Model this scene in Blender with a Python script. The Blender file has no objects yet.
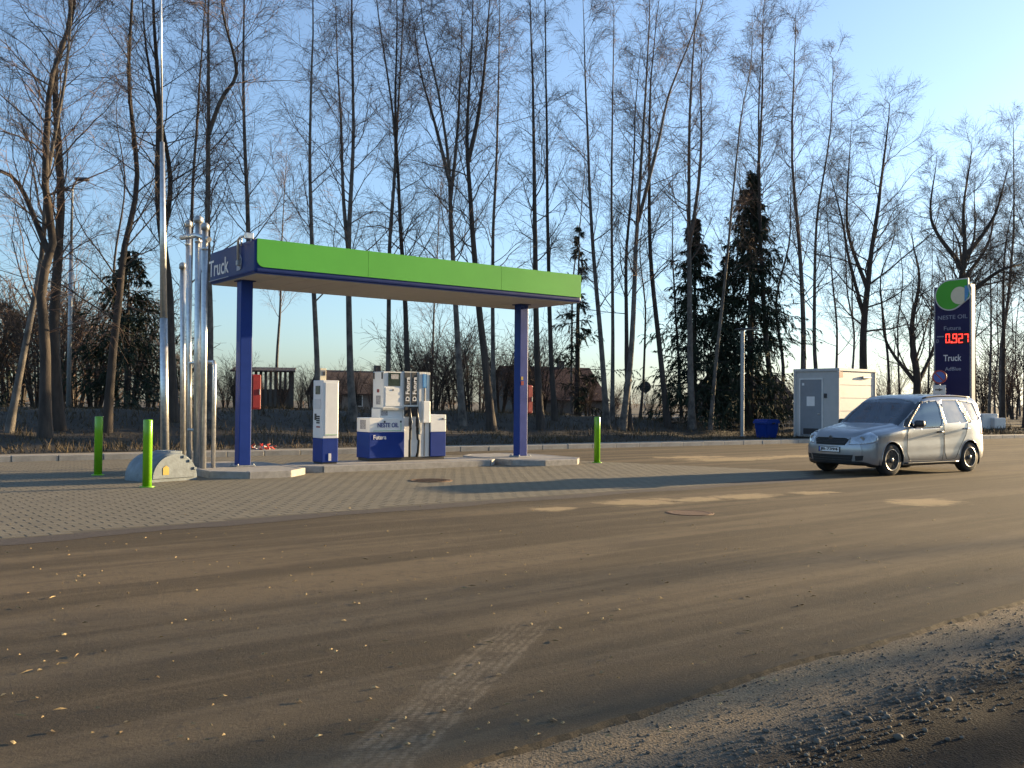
import bpy, bmesh, math, random
import numpy as np
from mathutils import Vector, Matrix
random.seed(7)
SC = bpy.context.scene
COL = SC.collection
R = math.radians
# ------------------------------------------------------------------ camera
FPX, CAMH, PITCH, ROLL = 960.0, 1.5, R(1.07), R(0.5)
cam_d = bpy.data.cameras.new('camera'); cam = bpy.data.objects.new('camera', cam_d); COL.objects.link(cam)
cam_d.sensor_width = 36; cam_d.lens = FPX/1024*36; cam_d.clip_start = .05; cam_d.clip_end = 6000
Fw = Vector((0, math.cos(PITCH), math.sin(PITCH))); r0 = Vector((1,0,0)); u0 = Vector((0,-math.sin(PITCH), math.cos(PITCH)))
Rt = r0*math.cos(ROLL)+u0*math.sin(ROLL); Up = u0*math.cos(ROLL)-r0*math.sin(ROLL)
M = Matrix((Rt, Up, -Fw)).transposed().to_4x4(); M.translation = (0,0,CAMH); cam.matrix_world = M
SC.camera = cam
# ------------------------------------------------------------------ world and sun
SUN_AZ, SUN_EL = R(60), R(8.3)            # azimuth clockwise from the view direction (+Y)
world = bpy.data.worlds.new('World'); SC.world = world; world.use_nodes = True
wn = world.node_tree.nodes; wl = world.node_tree.links
sky = wn.new('ShaderNodeTexSky'); sky.sky_type = 'NISHITA'; sky.sun_disc = False
sky.sun_elevation = SUN_EL; sky.sun_rotation = SUN_AZ; sky.air_density = 1.0; sky.dust_density = 1.1; sky.ozone_density = 2.4
bg = wn['Background']; bg.inputs['Strength'].default_value = .088
wb = wn.new('ShaderNodeMix'); wb.data_type = 'RGBA'; wb.blend_type = 'MULTIPLY'; wb.inputs[0].default_value = 1; wb.inputs[7].default_value = (.84,1.005,1.21,1)   # white balance of the phone camera
hs = wn.new('ShaderNodeHueSaturation'); hs.inputs['Saturation'].default_value = .74; wl.new(sky.outputs[0], hs.inputs['Color']); wl.new(hs.outputs[0], wb.inputs[6]); wl.new(wb.outputs[2], bg.inputs[0])
sun_d = bpy.data.lights.new('sun', 'SUN'); sun = bpy.data.objects.new('sun', sun_d); COL.objects.link(sun)
sun_d.energy = 5.0; sun_d.angle = R(.55); sun_d.color = (1.0, .73, .40)
SDIR = Vector((math.sin(SUN_AZ)*math.cos(SUN_EL), math.cos(SUN_AZ)*math.cos(SUN_EL), math.sin(SUN_EL)))
sun.rotation_euler = SDIR.to_track_quat('Z', 'Y').to_euler(); sun.location = SDIR*60
vs = SC.view_settings; vs.view_transform = 'Standard'; vs.look = 'None'; vs.exposure = 1.74; vs.gamma = 1
vs.use_curve_mapping = False
# ------------------------------------------------------------------ pixel helpers (a pixel gives a direction only)
def ray(px, py): return (Fw + Rt*((px-512)/FPX) - Up*((py-384)/FPX))
def G(px, py, z=0.0):
    d = ray(px, py); s = (z-CAMH)/d.z
    return Vector((d.x*s, d.y*s, z))
def AT(px, py, y):
    d = ray(px, py); s = y/d.y
    return Vector((d.x*s, y, CAMH+d.z*s))
TH = R(53); DV = Vector((math.sin(TH), math.cos(TH), 0)); NV = Vector((math.cos(TH), -math.sin(TH), 0)); PHI = R(90)-TH
KS = Vector((.8389,.5443,0)); KT = Vector((-.5443,.8389,0)); K0 = Vector((-10.8,22.9,0))   # rear kerb line
def kerb_y(px):
    k = (px-512)/FPX; t = (k*K0.y-K0.x)/(KS.x-k*KS.y); return K0.y+KS.y*t
def sstep(a,b,x):
    x = np.clip((np.asarray(x,dtype=float)-a)/(b-a),0,1); return x*x*(3-2*x)
def bank(x, y):
    t = (np.asarray(x)-K0.x)*KT.x+(np.asarray(y)-K0.y)*KT.y
    s = (np.asarray(x)-K0.x)*KS.x+(np.asarray(y)-K0.y)*KS.y
    z = .13+.95*sstep(1.2,11,t)-.30*sstep(14,40,t)
    z = z*(1-.45*sstep(14,34,s))
    return z + .05*np.sin(s*.9+t*.5)*sstep(.5,3,t)+.03*np.sin(s*2.3-t*1.7)*sstep(.5,3,t)
# ------------------------------------------------------------------ tags, meshes
def tag(o, label=None, cat=None, group=None, kind=None):
    if label: o['label'] = label
    if cat: o['category'] = cat
    if group: o['group'] = group
    if kind: o['kind'] = kind
    return o
def empty(name, loc=(0,0,0), rz=0.0):
    o = bpy.data.objects.new(name, None); COL.objects.link(o); o.location = loc; o.rotation_euler = (0,0,rz); o.empty_display_size = .2
    return o
def link(name, me, m, parent=None, smooth=False):
    o = bpy.data.objects.new(name, me); COL.objects.link(o)
    if m is not None: me.materials.append(m)
    if parent is not None: o.parent = parent
    if smooth: me.polygons.foreach_set('use_smooth', np.ones(len(me.polygons), dtype=bool))
    return o
def npmesh(name, verts, quads=None, tris=None):
    me = bpy.data.meshes.new(name); verts = np.asarray(verts, dtype=np.float32).reshape(-1,3)
    idx = []; st = []; n = 0
    if quads is not None and len(quads):
        q = np.asarray(quads, dtype=np.int32).reshape(-1,4); idx.append(q.ravel()); st.append(np.arange(len(q))*4); n = len(q)*4
    if tris is not None and len(tris):
        t = np.asarray(tris, dtype=np.int32).reshape(-1,3); idx.append(t.ravel()); st.append(n+np.arange(len(t))*3)
    idx = np.concatenate(idx); st = np.concatenate(st).astype(np.int32)
    me.vertices.add(len(verts)); me.vertices.foreach_set('co', verts.ravel())
    me.loops.add(len(idx)); me.loops.foreach_set('vertex_index', idx.astype(np.int32))
    me.polygons.add(len(st)); me.polygons.foreach_set('loop_start', st); me.polygons.foreach_set('use_smooth', np.zeros(len(st), dtype=bool))
    me.update(calc_edges=True)
    return me
class MB:
    def __init__(s): s.bm = bmesh.new()
    def box(s, c, d, bev=0.0, rot=None, seg=1):
        r = bmesh.ops.create_cube(s.bm, size=1); vs_ = r['verts']
        for v in vs_: v.co = Vector((v.co.x*d[0], v.co.y*d[1], v.co.z*d[2]))
        if bev > 0:
            es = list({e for v in vs_ for e in v.link_edges})
            r2 = bmesh.ops.bevel(s.bm, geom=es, offset=bev, segments=seg, profile=.5, affect='EDGES')
            vs_ = list({v for f in r2['faces'] for v in f.verts} | {v for v in vs_ if v.is_valid})
        for v in vs_:
            co = v.co.copy()
            if rot is not None: co = rot @ co
            v.co = co+Vector(c)
        return s
    def b2(s, x0,x1,y0,y1,z0,z1, bev=0.0, seg=1):
        return s.box(((x0+x1)/2,(y0+y1)/2,(z0+z1)/2), (abs(x1-x0),abs(y1-y0),abs(z1-z0)), bev, None, seg)
    def tube(s, pts, rad, n=8, cap=True):
        pts = [Vector(p) for p in pts]; rad = rad if isinstance(rad,(list,tuple)) else [rad]*len(pts)
        rings = []; ref = None
        for i,p in enumerate(pts):
            t = (pts[min(i+1,len(pts)-1)]-pts[max(i-1,0)]).normalized()
            if ref is None: ref = Vector((0,0,1)) if abs(t.z)<.9 else Vector((1,0,0))
            u = t.cross(ref).normalized(); v = u.cross(t).normalized(); ref = v
            rings.append([s.bm.verts.new(p+(u*math.cos(a)+v*math.sin(a))*rad[i]) for a in [2*math.pi*k/n for k in range(n)]])
        for a,b in zip(rings, rings[1:]):
            for k in range(n):
                f = s.bm.faces.new((a[k],a[(k+1)%n],b[(k+1)%n],b[k])); f.smooth = True
        if cap:
            s.bm.faces.new(rings[0][::-1]); s.bm.faces.new(rings[-1])
        return s
    def lathe(s, prof, c=(0,0,0), axis='Z', n=24, smooth=True, cap=True):
        c = Vector(c); rings = []
        for r,h in prof:
            ring = []
            for k in range(n):
                a = 2*math.pi*k/n
                p = {'Z':(r*math.cos(a),r*math.sin(a),h),'Y':(r*math.cos(a),h,r*math.sin(a)),'X':(h,r*math.cos(a),r*math.sin(a))}[axis]
                ring.append(s.bm.verts.new(c+Vector(p)))
            rings.append(ring)
        for a,b in zip(rings, rings[1:]):
            for k in range(n):
                f = s.bm.faces.new((a[k],a[(k+1)%n],b[(k+1)%n],b[k])); f.smooth = smooth
        if cap: s.bm.faces.new(rings[0][::-1]); s.bm.faces.new(rings[-1])
        return s
    def prism(s, poly, z0, z1, bev=0.0):                     # polygon in XY
        b = [s.bm.verts.new((x,y,z0)) for x,y in poly]; t = [s.bm.verts.new((x,y,z1)) for x,y in poly]; n = len(poly)
        fs = [s.bm.faces.new(b[::-1]), s.bm.faces.new(t)]
        for k in range(n): fs.append(s.bm.faces.new((b[k],b[(k+1)%n],t[(k+1)%n],t[k])))
        if bev:
            es = set(fs[1].edges)|{e for f in fs[2:] for e in f.edges if e not in set(fs[0].edges)}
            bmesh.ops.bevel(s.bm, geom=list(es), offset=bev, segments=2, profile=.5, affect='EDGES')
        return s
    def slab(s, poly, y0, y1):                               # polygon in XZ, thickness along Y
        b = [s.bm.verts.new((x,y0,z)) for x,z in poly]; t = [s.bm.verts.new((x,y1,z)) for x,z in poly]; n = len(poly)
        s.bm.faces.new(b); s.bm.faces.new(t[::-1])
        for k in range(n): s.bm.faces.new((b[(k+1)%n],b[k],t[k],t[(k+1)%n]))
        return s
    def build(s, name, m, parent=None, smooth=False, auto=True):
        bmesh.ops.recalc_face_normals(s.bm, faces=s.bm.faces[:])
        me = bpy.data.meshes.new(name); s.bm.to_mesh(me); s.bm.free()
        return link(name, me, m, parent, smooth)
def copy_tree(o, parent=None):
    c = o.copy(); COL.objects.link(c)
    if parent is not None: c.parent = parent
    for ch in list(o.children): copy_tree(ch, c)
    return c
_tc = {}
def text_mesh(body, bold=.0):
    k = (body,bold)
    if k not in _tc:
        cu = bpy.data.curves.new('lettering_curve','FONT'); cu.body = body; cu.size = 1; cu.extrude = .004; cu.offset = bold; cu.resolution_u = 4
        to = bpy.data.objects.new('lettering_curve', cu); COL.objects.link(to)
        bpy.context.view_layer.update()
        dg = bpy.context.evaluated_depsgraph_get(); me = bpy.data.meshes.new_from_object(to.evaluated_get(dg))
        co = np.empty(len(me.vertices)*3, dtype=np.float32); me.vertices.foreach_get('co', co); co = co.reshape(-1,3)
        fs = [tuple(p.vertices) for p in me.polygons]
        mn = co.min(0); mx = co.max(0); co = co.copy(); co[:,0] = (co[:,0]-mn[0])/(mx[0]-mn[0]); co[:,1] = (co[:,1]-mn[1])/(mx[1]-mn[1])
        bpy.data.objects.remove(to); bpy.data.curves.remove(cu); bpy.data.meshes.remove(me)
        _tc[k] = (co, fs)
    return _tc[k]
def lettering(body, m, parent, mapf, name='lettering', bold=.0):
    """mapf(a,b,n): a,b in 0..1 along and up the writing, n small depth -> local point"""
    co, fs = text_mesh(body, bold)
    me = bpy.data.meshes.new(name); me.from_pydata([mapf(float(a),float(b),float(c)) for a,b,c in co], [], fs); me.update()
    return link(name, me, m, parent)
# ------------------------------------------------------------------ materials
def nodes(name):
    m = bpy.data.materials.new(name); m.use_nodes = True; return m, m.node_tree.nodes, m.node_tree.links, m.node_tree.nodes['Principled BSDF']
def pm(name, col, rough=.5, metal=0.0, var=.12, scale=6.0, bump=0.0, bscale=None, coat=0.0, spec=.5, col2=None, detail=6, world=False, stretch=None):
    m, N, L, b = nodes(name)
    b.inputs['Roughness'].default_value = rough; b.inputs['Metallic'].default_value = metal; b.inputs['Coat Weight'].default_value = coat
    b.inputs['Specular IOR Level'].default_value = spec
    if world:
        tc = N.new('ShaderNodeNewGeometry'); out = tc.outputs['Position']
    else:
        tc = N.new('ShaderNodeTexCoord'); out = tc.outputs['Object']
    if stretch:
        mp = N.new('ShaderNodeMapping'); mp.inputs['Scale'].default_value = stretch; L.new(out, mp.inputs['Vector']); out = mp.outputs[0]
    nz = N.new('ShaderNodeTexNoise'); nz.inputs['Scale'].default_value = scale; nz.inputs['Detail'].default_value = detail; nz.inputs['Roughness'].default_value = .65
    L.new(out, nz.inputs['Vector'])
    rp = N.new('ShaderNodeValToRGB'); c = Vector(col)
    c2 = Vector(col2) if col2 else c*(1+var); c1 = c*(1-var) if not col2 else c
    rp.color_ramp.elements[0].position = .3; rp.color_ramp.elements[1].position = .7
    rp.color_ramp.elements[0].color = (*c1,1); rp.color_ramp.elements[1].color = (*c2,1)
    L.new(nz.outputs['Fac'], rp.inputs[0]); L.new(rp.outputs[0], b.inputs['Base Color'])
    mr = N.new('ShaderNodeMapRange'); mr.inputs['To Min'].default_value = max(0,rough-.08); mr.inputs['To Max'].default_value = min(1,rough+.1)
    L.new(nz.outputs['Fac'], mr.inputs[0]); L.new(mr.outputs[0], b.inputs['Roughness'])
    if bump:
        n2 = N.new('ShaderNodeTexNoise'); n2.inputs['Scale'].default_value = bscale or scale*4; n2.inputs['Detail'].default_value = 8; L.new(out, n2.inputs['Vector'])
        bp = N.new('ShaderNodeBump'); bp.inputs['Strength'].default_value = bump; bp.inputs['Distance'].default_value = .02
        L.new(n2.outputs['Fac'], bp.inputs['Height']); L.new(bp.outputs[0], b.inputs['Normal'])
    return m
def emis(name, col, s):
    m, N, L, b = nodes(name); b.inputs['Base Color'].default_value = (.05,.0,.0,1); b.inputs['Emission Color'].default_value = (*col,1); b.inputs['Emission Strength'].default_value = s
    return m
def glass(name, tint, gl=.25, rough=.02):
    m, N, L, b = nodes(name); out = N['Material Output']
    tr = N.new('ShaderNodeBsdfTransparent'); tr.inputs[0].default_value = (*tint,1)
    g = N.new('ShaderNodeBsdfGlossy'); g.inputs['Roughness'].default_value = rough; g.inputs['Color'].default_value = (.9,.95,1,1)
    fr = N.new('ShaderNodeFresnel'); fr.inputs[0].default_value = 1.5
    mx = N.new('ShaderNodeMath'); mx.operation = 'MULTIPLY_ADD'; mx.inputs[1].default_value = 1.0; mx.inputs[2].default_value = gl; L.new(fr.outputs[0], mx.inputs[0])
    ms = N.new('ShaderNodeMixShader'); L.new(mx.outputs[0], ms.inputs[0]); L.new(tr.outputs[0], ms.inputs[1]); L.new(g.outputs[0], ms.inputs[2]); L.new(ms.outputs[0], out.inputs[0])
    return m
MT = {}
MT['green'] = pm('green_panel', (.085,.40,.045), .5, spec=.3, var=.05, scale=1.2)
MT['navy'] = pm('navy_paint', (.004,.024,.130), .45, spec=.25, var=.12, scale=3)
MT['blue'] = pm('blue_paint', (.004,.030,.200), .42, spec=.25, var=.10, scale=3)
MT['totem_navy'] = pm('totem_navy', (.016,.016,.075), .30, var=.08, scale=2)
MT['white'] = pm('white_paint', (.72,.72,.70), .38, var=.05, scale=4)
MT['soffit'] = pm('soffit', (.50,.47,.43), .5, var=.05, scale=3)
MT['offwhite'] = pm('offwhite', (.60,.60,.58), .45, var=.07, scale=6)
MT['lime'] = pm('lime_paint', (.16,.40,.010), .22, var=.08, scale=9)
MT['steel'] = pm('galvanised_steel', (.60,.60,.58), .34, metal=.85, var=.18, scale=14)
MT['steel_dull'] = pm('dull_steel', (.36,.37,.37), .5, metal=.6, var=.22, scale=14)
MT['concrete'] = pm('concrete', (.30,.285,.26), .85, var=.22, scale=7, bump=.25, bscale=60)
MT['kerb'] = pm('kerb_concrete', (.33,.31,.275), .85, var=.2, scale=5, bump=.25, bscale=50)
MT['hatch'] = pm('hatch_paint', (.15,.18,.20), .5, var=.28, scale=7, bump=.1, bscale=30)
MT['yellow'] = pm('yellow_sticker', (.40,.28,.04), .5)
MT['red'] = pm('red_box', (.24,.010,.012), .38, var=.15, scale=8)
MT['dark'] = pm('dark_plastic', (.018,.018,.02), .45, var=.2)
MT['rubber'] = pm('rubber', (.016,.016,.016), .75, var=.25, scale=30)
MT['charcoal'] = pm('charcoal_panel', (.035,.037,.042), .4, var=.15)
MT['lightblue'] = pm('light_blue', (.10,.30,.56), .4)
MT['screen'] = pm('screen', (.05,.07,.06), .12, var=.3, scale=10)
MT['text_white'] = pm('white_print', (.68,.68,.68), .5, var=.04)
MT['text_navy'] = pm('navy_print', (.02,.03,.20), .5, var=.04)
MT['text_grey'] = pm('grey_print', (.30,.32,.38), .5, var=.04)
MT['paper'] = pm('paper', (.75,.74,.72), .8, var=.04)
MT['grey_print'] = pm('notice_print', (.30,.30,.31), .7, var=.45, scale=40, detail=2)
MT['container'] = pm('container_wall', (.43,.43,.42), .45, var=.06, scale=3)
MT['door_grey'] = pm('door_grey', (.205,.225,.25), .5, var=.08, scale=4)
MT['rust'] = pm('rusty_iron', (.13,.07,.035), .8, var=.4, scale=18, bump=.3, bscale=50)
MT['cream'] = pm('cream_print', (.72,.64,.46), .5, var=.04)
MT['bark_dark'] = pm('dark_bark', (.024,.019,.016), .95, col2=(.075,.060,.049), scale=5, bump=.8, bscale=14, stretch=(1,1,.25))
MT['bark_birch'] = pm('birch_bark', (.026,.022,.02), .85, col2=(.20,.175,.15), scale=3.8, bump=.5, bscale=12, stretch=(1,1,.7))
MT['twig'] = pm('twig', (.085,.056,.042), .9, col2=(.20,.132,.098), scale=.6)
MT['twig_dark'] = pm('dark_twig', (.05,.038,.03), .9, col2=(.105,.08,.062), scale=.6)
MT['needles'] = pm('spruce_needles', (.008,.015,.007), .8, col2=(.026,.042,.017), scale=1.3)
MT['roof_red'] = pm('roof_tiles', (.06,.024,.018), .85, var=.3, scale=8, bump=.3)
MT['roof_dark'] = pm('roof_sheet', (.07,.045,.036), .85, var=.3, scale=8, bump=.2)
MT['plaster'] = pm('plaster', (.10,.08,.065), .85, var=.15, scale=3)
MT['timber'] = pm('weathered_timber', (.15,.13,.11), .85, var=.3, scale=6, stretch=(1,1,.2))
MT['window_dark'] = pm('window_pane', (.02,.024,.03), .08, var=.1)
MT['red_plastic'] = pm('red_tape', (.65,.05,.03), .4)
# ------------------------------------------------------------------ ground, road, paving, verge
rng = np.random.default_rng(11)
def grid_mesh(name, us, vs_, f):
    U,V = np.meshgrid(us, vs_, indexing='ij'); X,Y,Z = f(U,V); co = np.stack([X,Y,Z],-1).reshape(-1,3)
    n,m = U.shape; i = np.arange(n-1)[:,None]*m+np.arange(m-1)[None,:]
    q = np.stack([i,i+m,i+m+1,i+1],-1).reshape(-1,4)
    return npmesh(name, co, q)
MT['ground'] = pm('far_ground', (.055,.05,.028), .95, col2=(.11,.095,.05), scale=.15, world=True)
me = npmesh('ground', [(-1800,-600,-.12),(1800,-600,-.12),(1800,2600,-.12),(-1800,2600,-.12)], [[0,1,2,3]])
tag(link('ground', me, MT['ground']), 'flat dry ground around the filling station', kind='structure')
EA = Vector((-.295,3.93,0)); EV = Vector((.765,.644,0)).normalized(); EN = Vector((EV.y,-EV.x,0))     # near edge of the asphalt, EN points to the camera side
# asphalt
def asphalt_mat():
    m,N,L,b = nodes('dusty_asphalt')
    g = N.new('ShaderNodeNewGeometry'); pos = g.outputs['Position']
    def mapping(rot=0, sc=(1,1,1), loc=(0,0,0)):
        mp = N.new('ShaderNodeMapping'); mp.vector_type = 'TEXTURE' if False else 'POINT'; mp.inputs['Rotation'].default_value = (0,0,rot); mp.inputs['Scale'].default_value = sc; mp.inputs['Location'].default_value = loc
        L.new(pos, mp.inputs[0]); return mp.outputs[0]
    def noise(vec, sc, det=6, ro=.6):
        n = N.new('ShaderNodeTexNoise'); n.inputs['Scale'].default_value = sc; n.inputs['Detail'].default_value = det; n.inputs['Roughness'].default_value = ro; L.new(vec, n.inputs['Vector']); return n.outputs['Fac']
    def math_(op, a, c=None, d=None, clamp=False):
        n = N.new('ShaderNodeMath'); n.operation = op; n.use_clamp = clamp
        for i,x in enumerate((a,c,d)):
            if x is None: continue
            if isinstance(x,(int,float)): n.inputs[i].default_value = x
            else: L.new(x, n.inputs[i])
        return n.outputs[0]
    def ramp(f, a, c):
        n = N.new('ShaderNodeMapRange'); n.inputs['From Min'].default_value = a; n.inputs['From Max'].default_value = c; n.interpolation_type = 'SMOOTHSTEP'; L.new(f, n.inputs[0]); return n.outputs[0]
    def mix(f, A, B):
        n = N.new('ShaderNodeMix'); n.data_type = 'RGBA'; L.new(f, n.inputs[0])
        for i,x in ((6,A),(7,B)):
            if isinstance(x, tuple): n.inputs[i].default_value = (*x,1)
            else: L.new(x, n.inputs[i])
        return n.outputs[2]
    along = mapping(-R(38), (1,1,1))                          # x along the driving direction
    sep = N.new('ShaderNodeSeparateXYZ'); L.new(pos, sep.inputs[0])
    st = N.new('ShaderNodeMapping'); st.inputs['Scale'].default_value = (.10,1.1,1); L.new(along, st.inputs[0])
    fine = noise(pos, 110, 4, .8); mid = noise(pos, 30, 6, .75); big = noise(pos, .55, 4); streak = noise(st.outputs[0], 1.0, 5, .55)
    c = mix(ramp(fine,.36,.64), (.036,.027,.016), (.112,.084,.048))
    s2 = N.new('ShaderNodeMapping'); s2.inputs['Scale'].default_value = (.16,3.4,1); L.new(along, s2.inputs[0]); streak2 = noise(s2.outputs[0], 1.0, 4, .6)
    c = mix(math_('MULTIPLY', ramp(streak,.44,.60), .60), c, (.175,.130,.076)); c = mix(math_('MULTIPLY', ramp(streak2,.54,.68), .40), c, (.165,.124,.074)); c = mix(math_('MULTIPLY', ramp(streak2,.46,.34), .35), c, (.040,.031,.021))   # lighter and darker streaks along the lanes
    c = mix(math_('MULTIPLY', ramp(big,.52,.72), .35), c, (.050,.039,.027))
    c = mix(math_('MULTIPLY', ramp(mid,.54,.70), .65), c, (.048,.040,.032))
    blot = noise(pos, 5.5, 7, .72); c = mix(math_('MULTIPLY', ramp(blot,.50,.66), .45), c, (.056,.045,.032)); c = mix(math_('MULTIPLY', ramp(blot,.46,.34), .25), c, (.15,.115,.068))
    # pale warm patches with broken edges
    pn = noise(pos, 2.6, 6, .65); pn2 = noise(pos, 60, 3, .7)
    for (px,py,rx,ry) in [(553,509,.35,.22),(640,502,.75,.42),(700,499.5,.55,.30),(745,496.5,.75,.36),(815,492.5,.5,.26),(925,502,.62,.5),(735,459,1.8,.7),(690,457,1.2,.5),(800,456,1.5,.5)]:
        p = G(px,py)
        vm = N.new('ShaderNodeVectorMath'); vm.operation = 'SUBTRACT'; L.new(pos, vm.inputs[0]); vm.inputs[1].default_value = p
        mp = N.new('ShaderNodeMapping'); mp.inputs['Rotation'].default_value = (0,0,-R(33)); L.new(vm.outputs[0], mp.inputs[0])
        m2 = N.new('ShaderNodeVectorMath'); m2.operation = 'MULTIPLY'; m2.inputs[1].default_value = (1/rx,1/ry,0); L.new(mp.outputs[0], m2.inputs[0])
        ln = N.new('ShaderNodeVectorMath'); ln.operation = 'LENGTH'; L.new(m2.outputs[0], ln.inputs[0])
        d = math_('ADD', ln.outputs['Value'], math_('MULTIPLY', math_('SUBTRACT', pn, .5), 2.4))
        msk = math_('MULTIPLY', ramp(d, 1.25,.55), ramp(pn2,.34,.56))
        c = mix(math_('MULTIPLY', msk, .8), c, (.48,.355,.19))
    # tyre tread print in dust
    a0 = G(345,790); a1 = G(545,608); ax = (a1-a0).normalized(); ay = Vector((-ax.y,ax.x,0))
    vm = N.new('ShaderNodeVectorMath'); vm.operation = 'SUBTRACT'; L.new(pos, vm.inputs[0]); vm.inputs[1].default_value = a0
    da = N.new('ShaderNodeVectorMath'); da.operation = 'DOT_PRODUCT'; L.new(vm.outputs[0], da.inputs[0]); da.inputs[1].default_value = ax
    db = N.new('ShaderNodeVectorMath'); db.operation = 'DOT_PRODUCT'; L.new(vm.outputs[0], db.inputs[0]); db.inputs[1].default_value = ay
    u = da.outputs['Value']; v = db.outputs['Value']
    vj = math_('ADD', v, math_('MULTIPLY', math_('SUBTRACT', noise(pos,5,3), .5), .10))
    band = math_('MULTIPLY', ramp(math_('ABSOLUTE', vj), .20,.14), math_('MULTIPLY', ramp(u,-.1,.5), ramp(u,3.4,2.3)))
    rib = ramp(math_('SINE', math_('MULTIPLY', vj, 120)), -.9,.6)
    lug = ramp(math_('SINE', math_('ADD', math_('MULTIPLY', u, 210), math_('MULTIPLY', v, 90))), -.6,.1)
    tread = math_('MULTIPLY', band, math_('MULTIPLY', math_('ADD', math_('MULTIPLY', rib, .55), .35), math_('ADD', math_('MULTIPLY', lug, .45), .5)))
    c = mix(math_('MULTIPLY', math_('MULTIPLY', tread, ramp(mid,.30,.62)), math_('MULTIPLY', ramp(blot,.68,.44), 1.0)), c, (.25,.20,.135))
    L.new(c, b.inputs['Base Color']); b.inputs['Roughness'].default_value = .9; b.inputs['Specular IOR Level'].default_value = .25
    h = math_('ADD', math_('MULTIPLY', fine, .5), math_('MULTIPLY', mid, 1.0))
    bp = N.new('ShaderNodeBump'); bp.inputs['Strength'].default_value = .55; bp.inputs['Distance'].default_value = .012; L.new(h, bp.inputs['Height']); L.new(bp.outputs[0], b.inputs['Normal'])
    return m
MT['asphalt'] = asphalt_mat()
ts = np.concatenate([np.arange(-60,-2,2.0), np.arange(-2,12,.035), np.arange(12,95,2.0)])
w = np.zeros(len(ts)); 
for k,a in ((1.3,.035),(3.1,.018),(7.7,.006),(17,.003),(41,.003)): w += a*np.sin(ts*k+k*k)
w += rng.normal(0,.0015,len(ts))
near = np.array([[EA.x+EV.x*t+EN.x*o, EA.y+EV.y*t+EN.y*o, 0] for t,o in zip(ts,w)])
fs_ = -45+(ts+60); far = np.array([[K0.x+KS.x*t, K0.y+KS.y*t, 0] for t in fs_])
low = near+np.array([EN.x*.07,EN.y*.07,-.05]); n = len(ts); ii = np.arange(n-1)
midp = np.array([[EA.x+EV.x*t-EN.x*.25, EA.y+EV.y*t-EN.y*.25, 0] for t in ts])
V = np.concatenate([low,near,midp,far]); Q = np.concatenate([np.stack([ii+a*n,ii+1+a*n,ii+1+(a+1)*n,ii+(a+1)*n],-1) for a in range(3)])
tag(link('road', npmesh('road', V, Q), MT['asphalt']), 'dusty brown asphalt yard and road with pale patches', kind='structure')
# gravel shoulder and soil next to the camera
def shoulder_mat():
    m,N,L,b = nodes('gravel_shoulder'); g = N.new('ShaderNodeNewGeometry')
    dp = N.new('ShaderNodeVectorMath'); dp.operation = 'DOT_PRODUCT'; dp.inputs[1].default_value = EN
    sb = N.new('ShaderNodeVectorMath'); sb.operation = 'SUBTRACT'; sb.inputs[1].default_value = EA; L.new(g.outputs['Position'], sb.inputs[0]); L.new(sb.outputs[0], dp.inputs[0])
    nz = N.new('ShaderNodeTexNoise'); nz.inputs['Scale'].default_value = 2.2; nz.inputs['Detail'].default_value = 8; nz.inputs['Roughness'].default_value = .7; L.new(g.outputs['Position'], nz.inputs['Vector'])
    ad = N.new('ShaderNodeMath'); ad.operation = 'MULTIPLY_ADD'; ad.inputs[1].default_value = .7; L.new(nz.outputs['Fac'], ad.inputs[0]); L.new(dp.outputs['Value'], ad.inputs[2])
    rp = N.new('ShaderNodeValToRGB'); e = rp.color_ramp.elements; e[0].position = .35; e[0].color = (.27,.215,.14,1); e[1].position = 1.0; e[1].color = (.016,.013,.010,1)
    e2 = rp.color_ramp.elements.new(.72); e2.color = (.16,.14,.11,1); e3 = rp.color_ramp.elements.new(.9); e3.color = (.085,.072,.056,1)
    mr = N.new('ShaderNodeMapRange'); mr.inputs['From Min'].default_value = 0; mr.inputs['From Max'].default_value = 1.22; L.new(ad.outputs[0], mr.inputs[0]); L.new(mr.outputs[0], rp.inputs[0])
    n2 = N.new('ShaderNodeTexNoise'); n2.inputs['Scale'].default_value = 75; n2.inputs['Detail'].default_value = 5; L.new(g.outputs['Position'], n2.inputs['Vector'])
    mx = N.new('ShaderNodeMix'); mx.data_type = 'RGBA'; mx.blend_type = 'MULTIPLY'; mx.inputs[0].default_value = .75
    r2 = N.new('ShaderNodeValToRGB'); r2.color_ramp.elements[0].position = .3; r2.color_ramp.elements[0].color = (.35,.33,.3,1); r2.color_ramp.elements[1].position = .65; r2.color_ramp.elements[1].color = (1.15,1.1,1.05,1)
    L.new(n2.outputs['Fac'], r2.inputs[0]); L.new(rp.outputs[0], mx.inputs[6]); L.new(r2.outputs[0], mx.inputs[7]); L.new(mx.outputs[2], b.inputs['Base Color'])
    b.inputs['Roughness'].default_value = .95; b.inputs['Specular IOR Level'].default_value = .2
    bp = N.new('ShaderNodeBump'); bp.inputs['Strength'].default_value = .8; bp.inputs['Distance'].default_value = .03; L.new(n2.outputs['Fac'], bp.inputs['Height']); L.new(bp.outputs[0], b.inputs['Normal'])
    return m
MT['shoulder'] = shoulder_mat()
def sh_z(t,o):
    return -.020 - .05*sstep(.9,1.8,o) - .10*sstep(2,6,o) + .003*np.sin(t*9+o*5)+.003*np.sin(t*5.3-o*11)+.008*np.sin(t*2.1+o*3.3)*sstep(.1,.8,o)+.02*np.sin(t*6.1+1)*np.sin(o*7.7)*sstep(.8,1.4,o)
def sh_f(U,V): 
    return EA.x+EV.x*U+EN.x*V, EA.y+EV.y*U+EN.y*V, sh_z(U,V)
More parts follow.
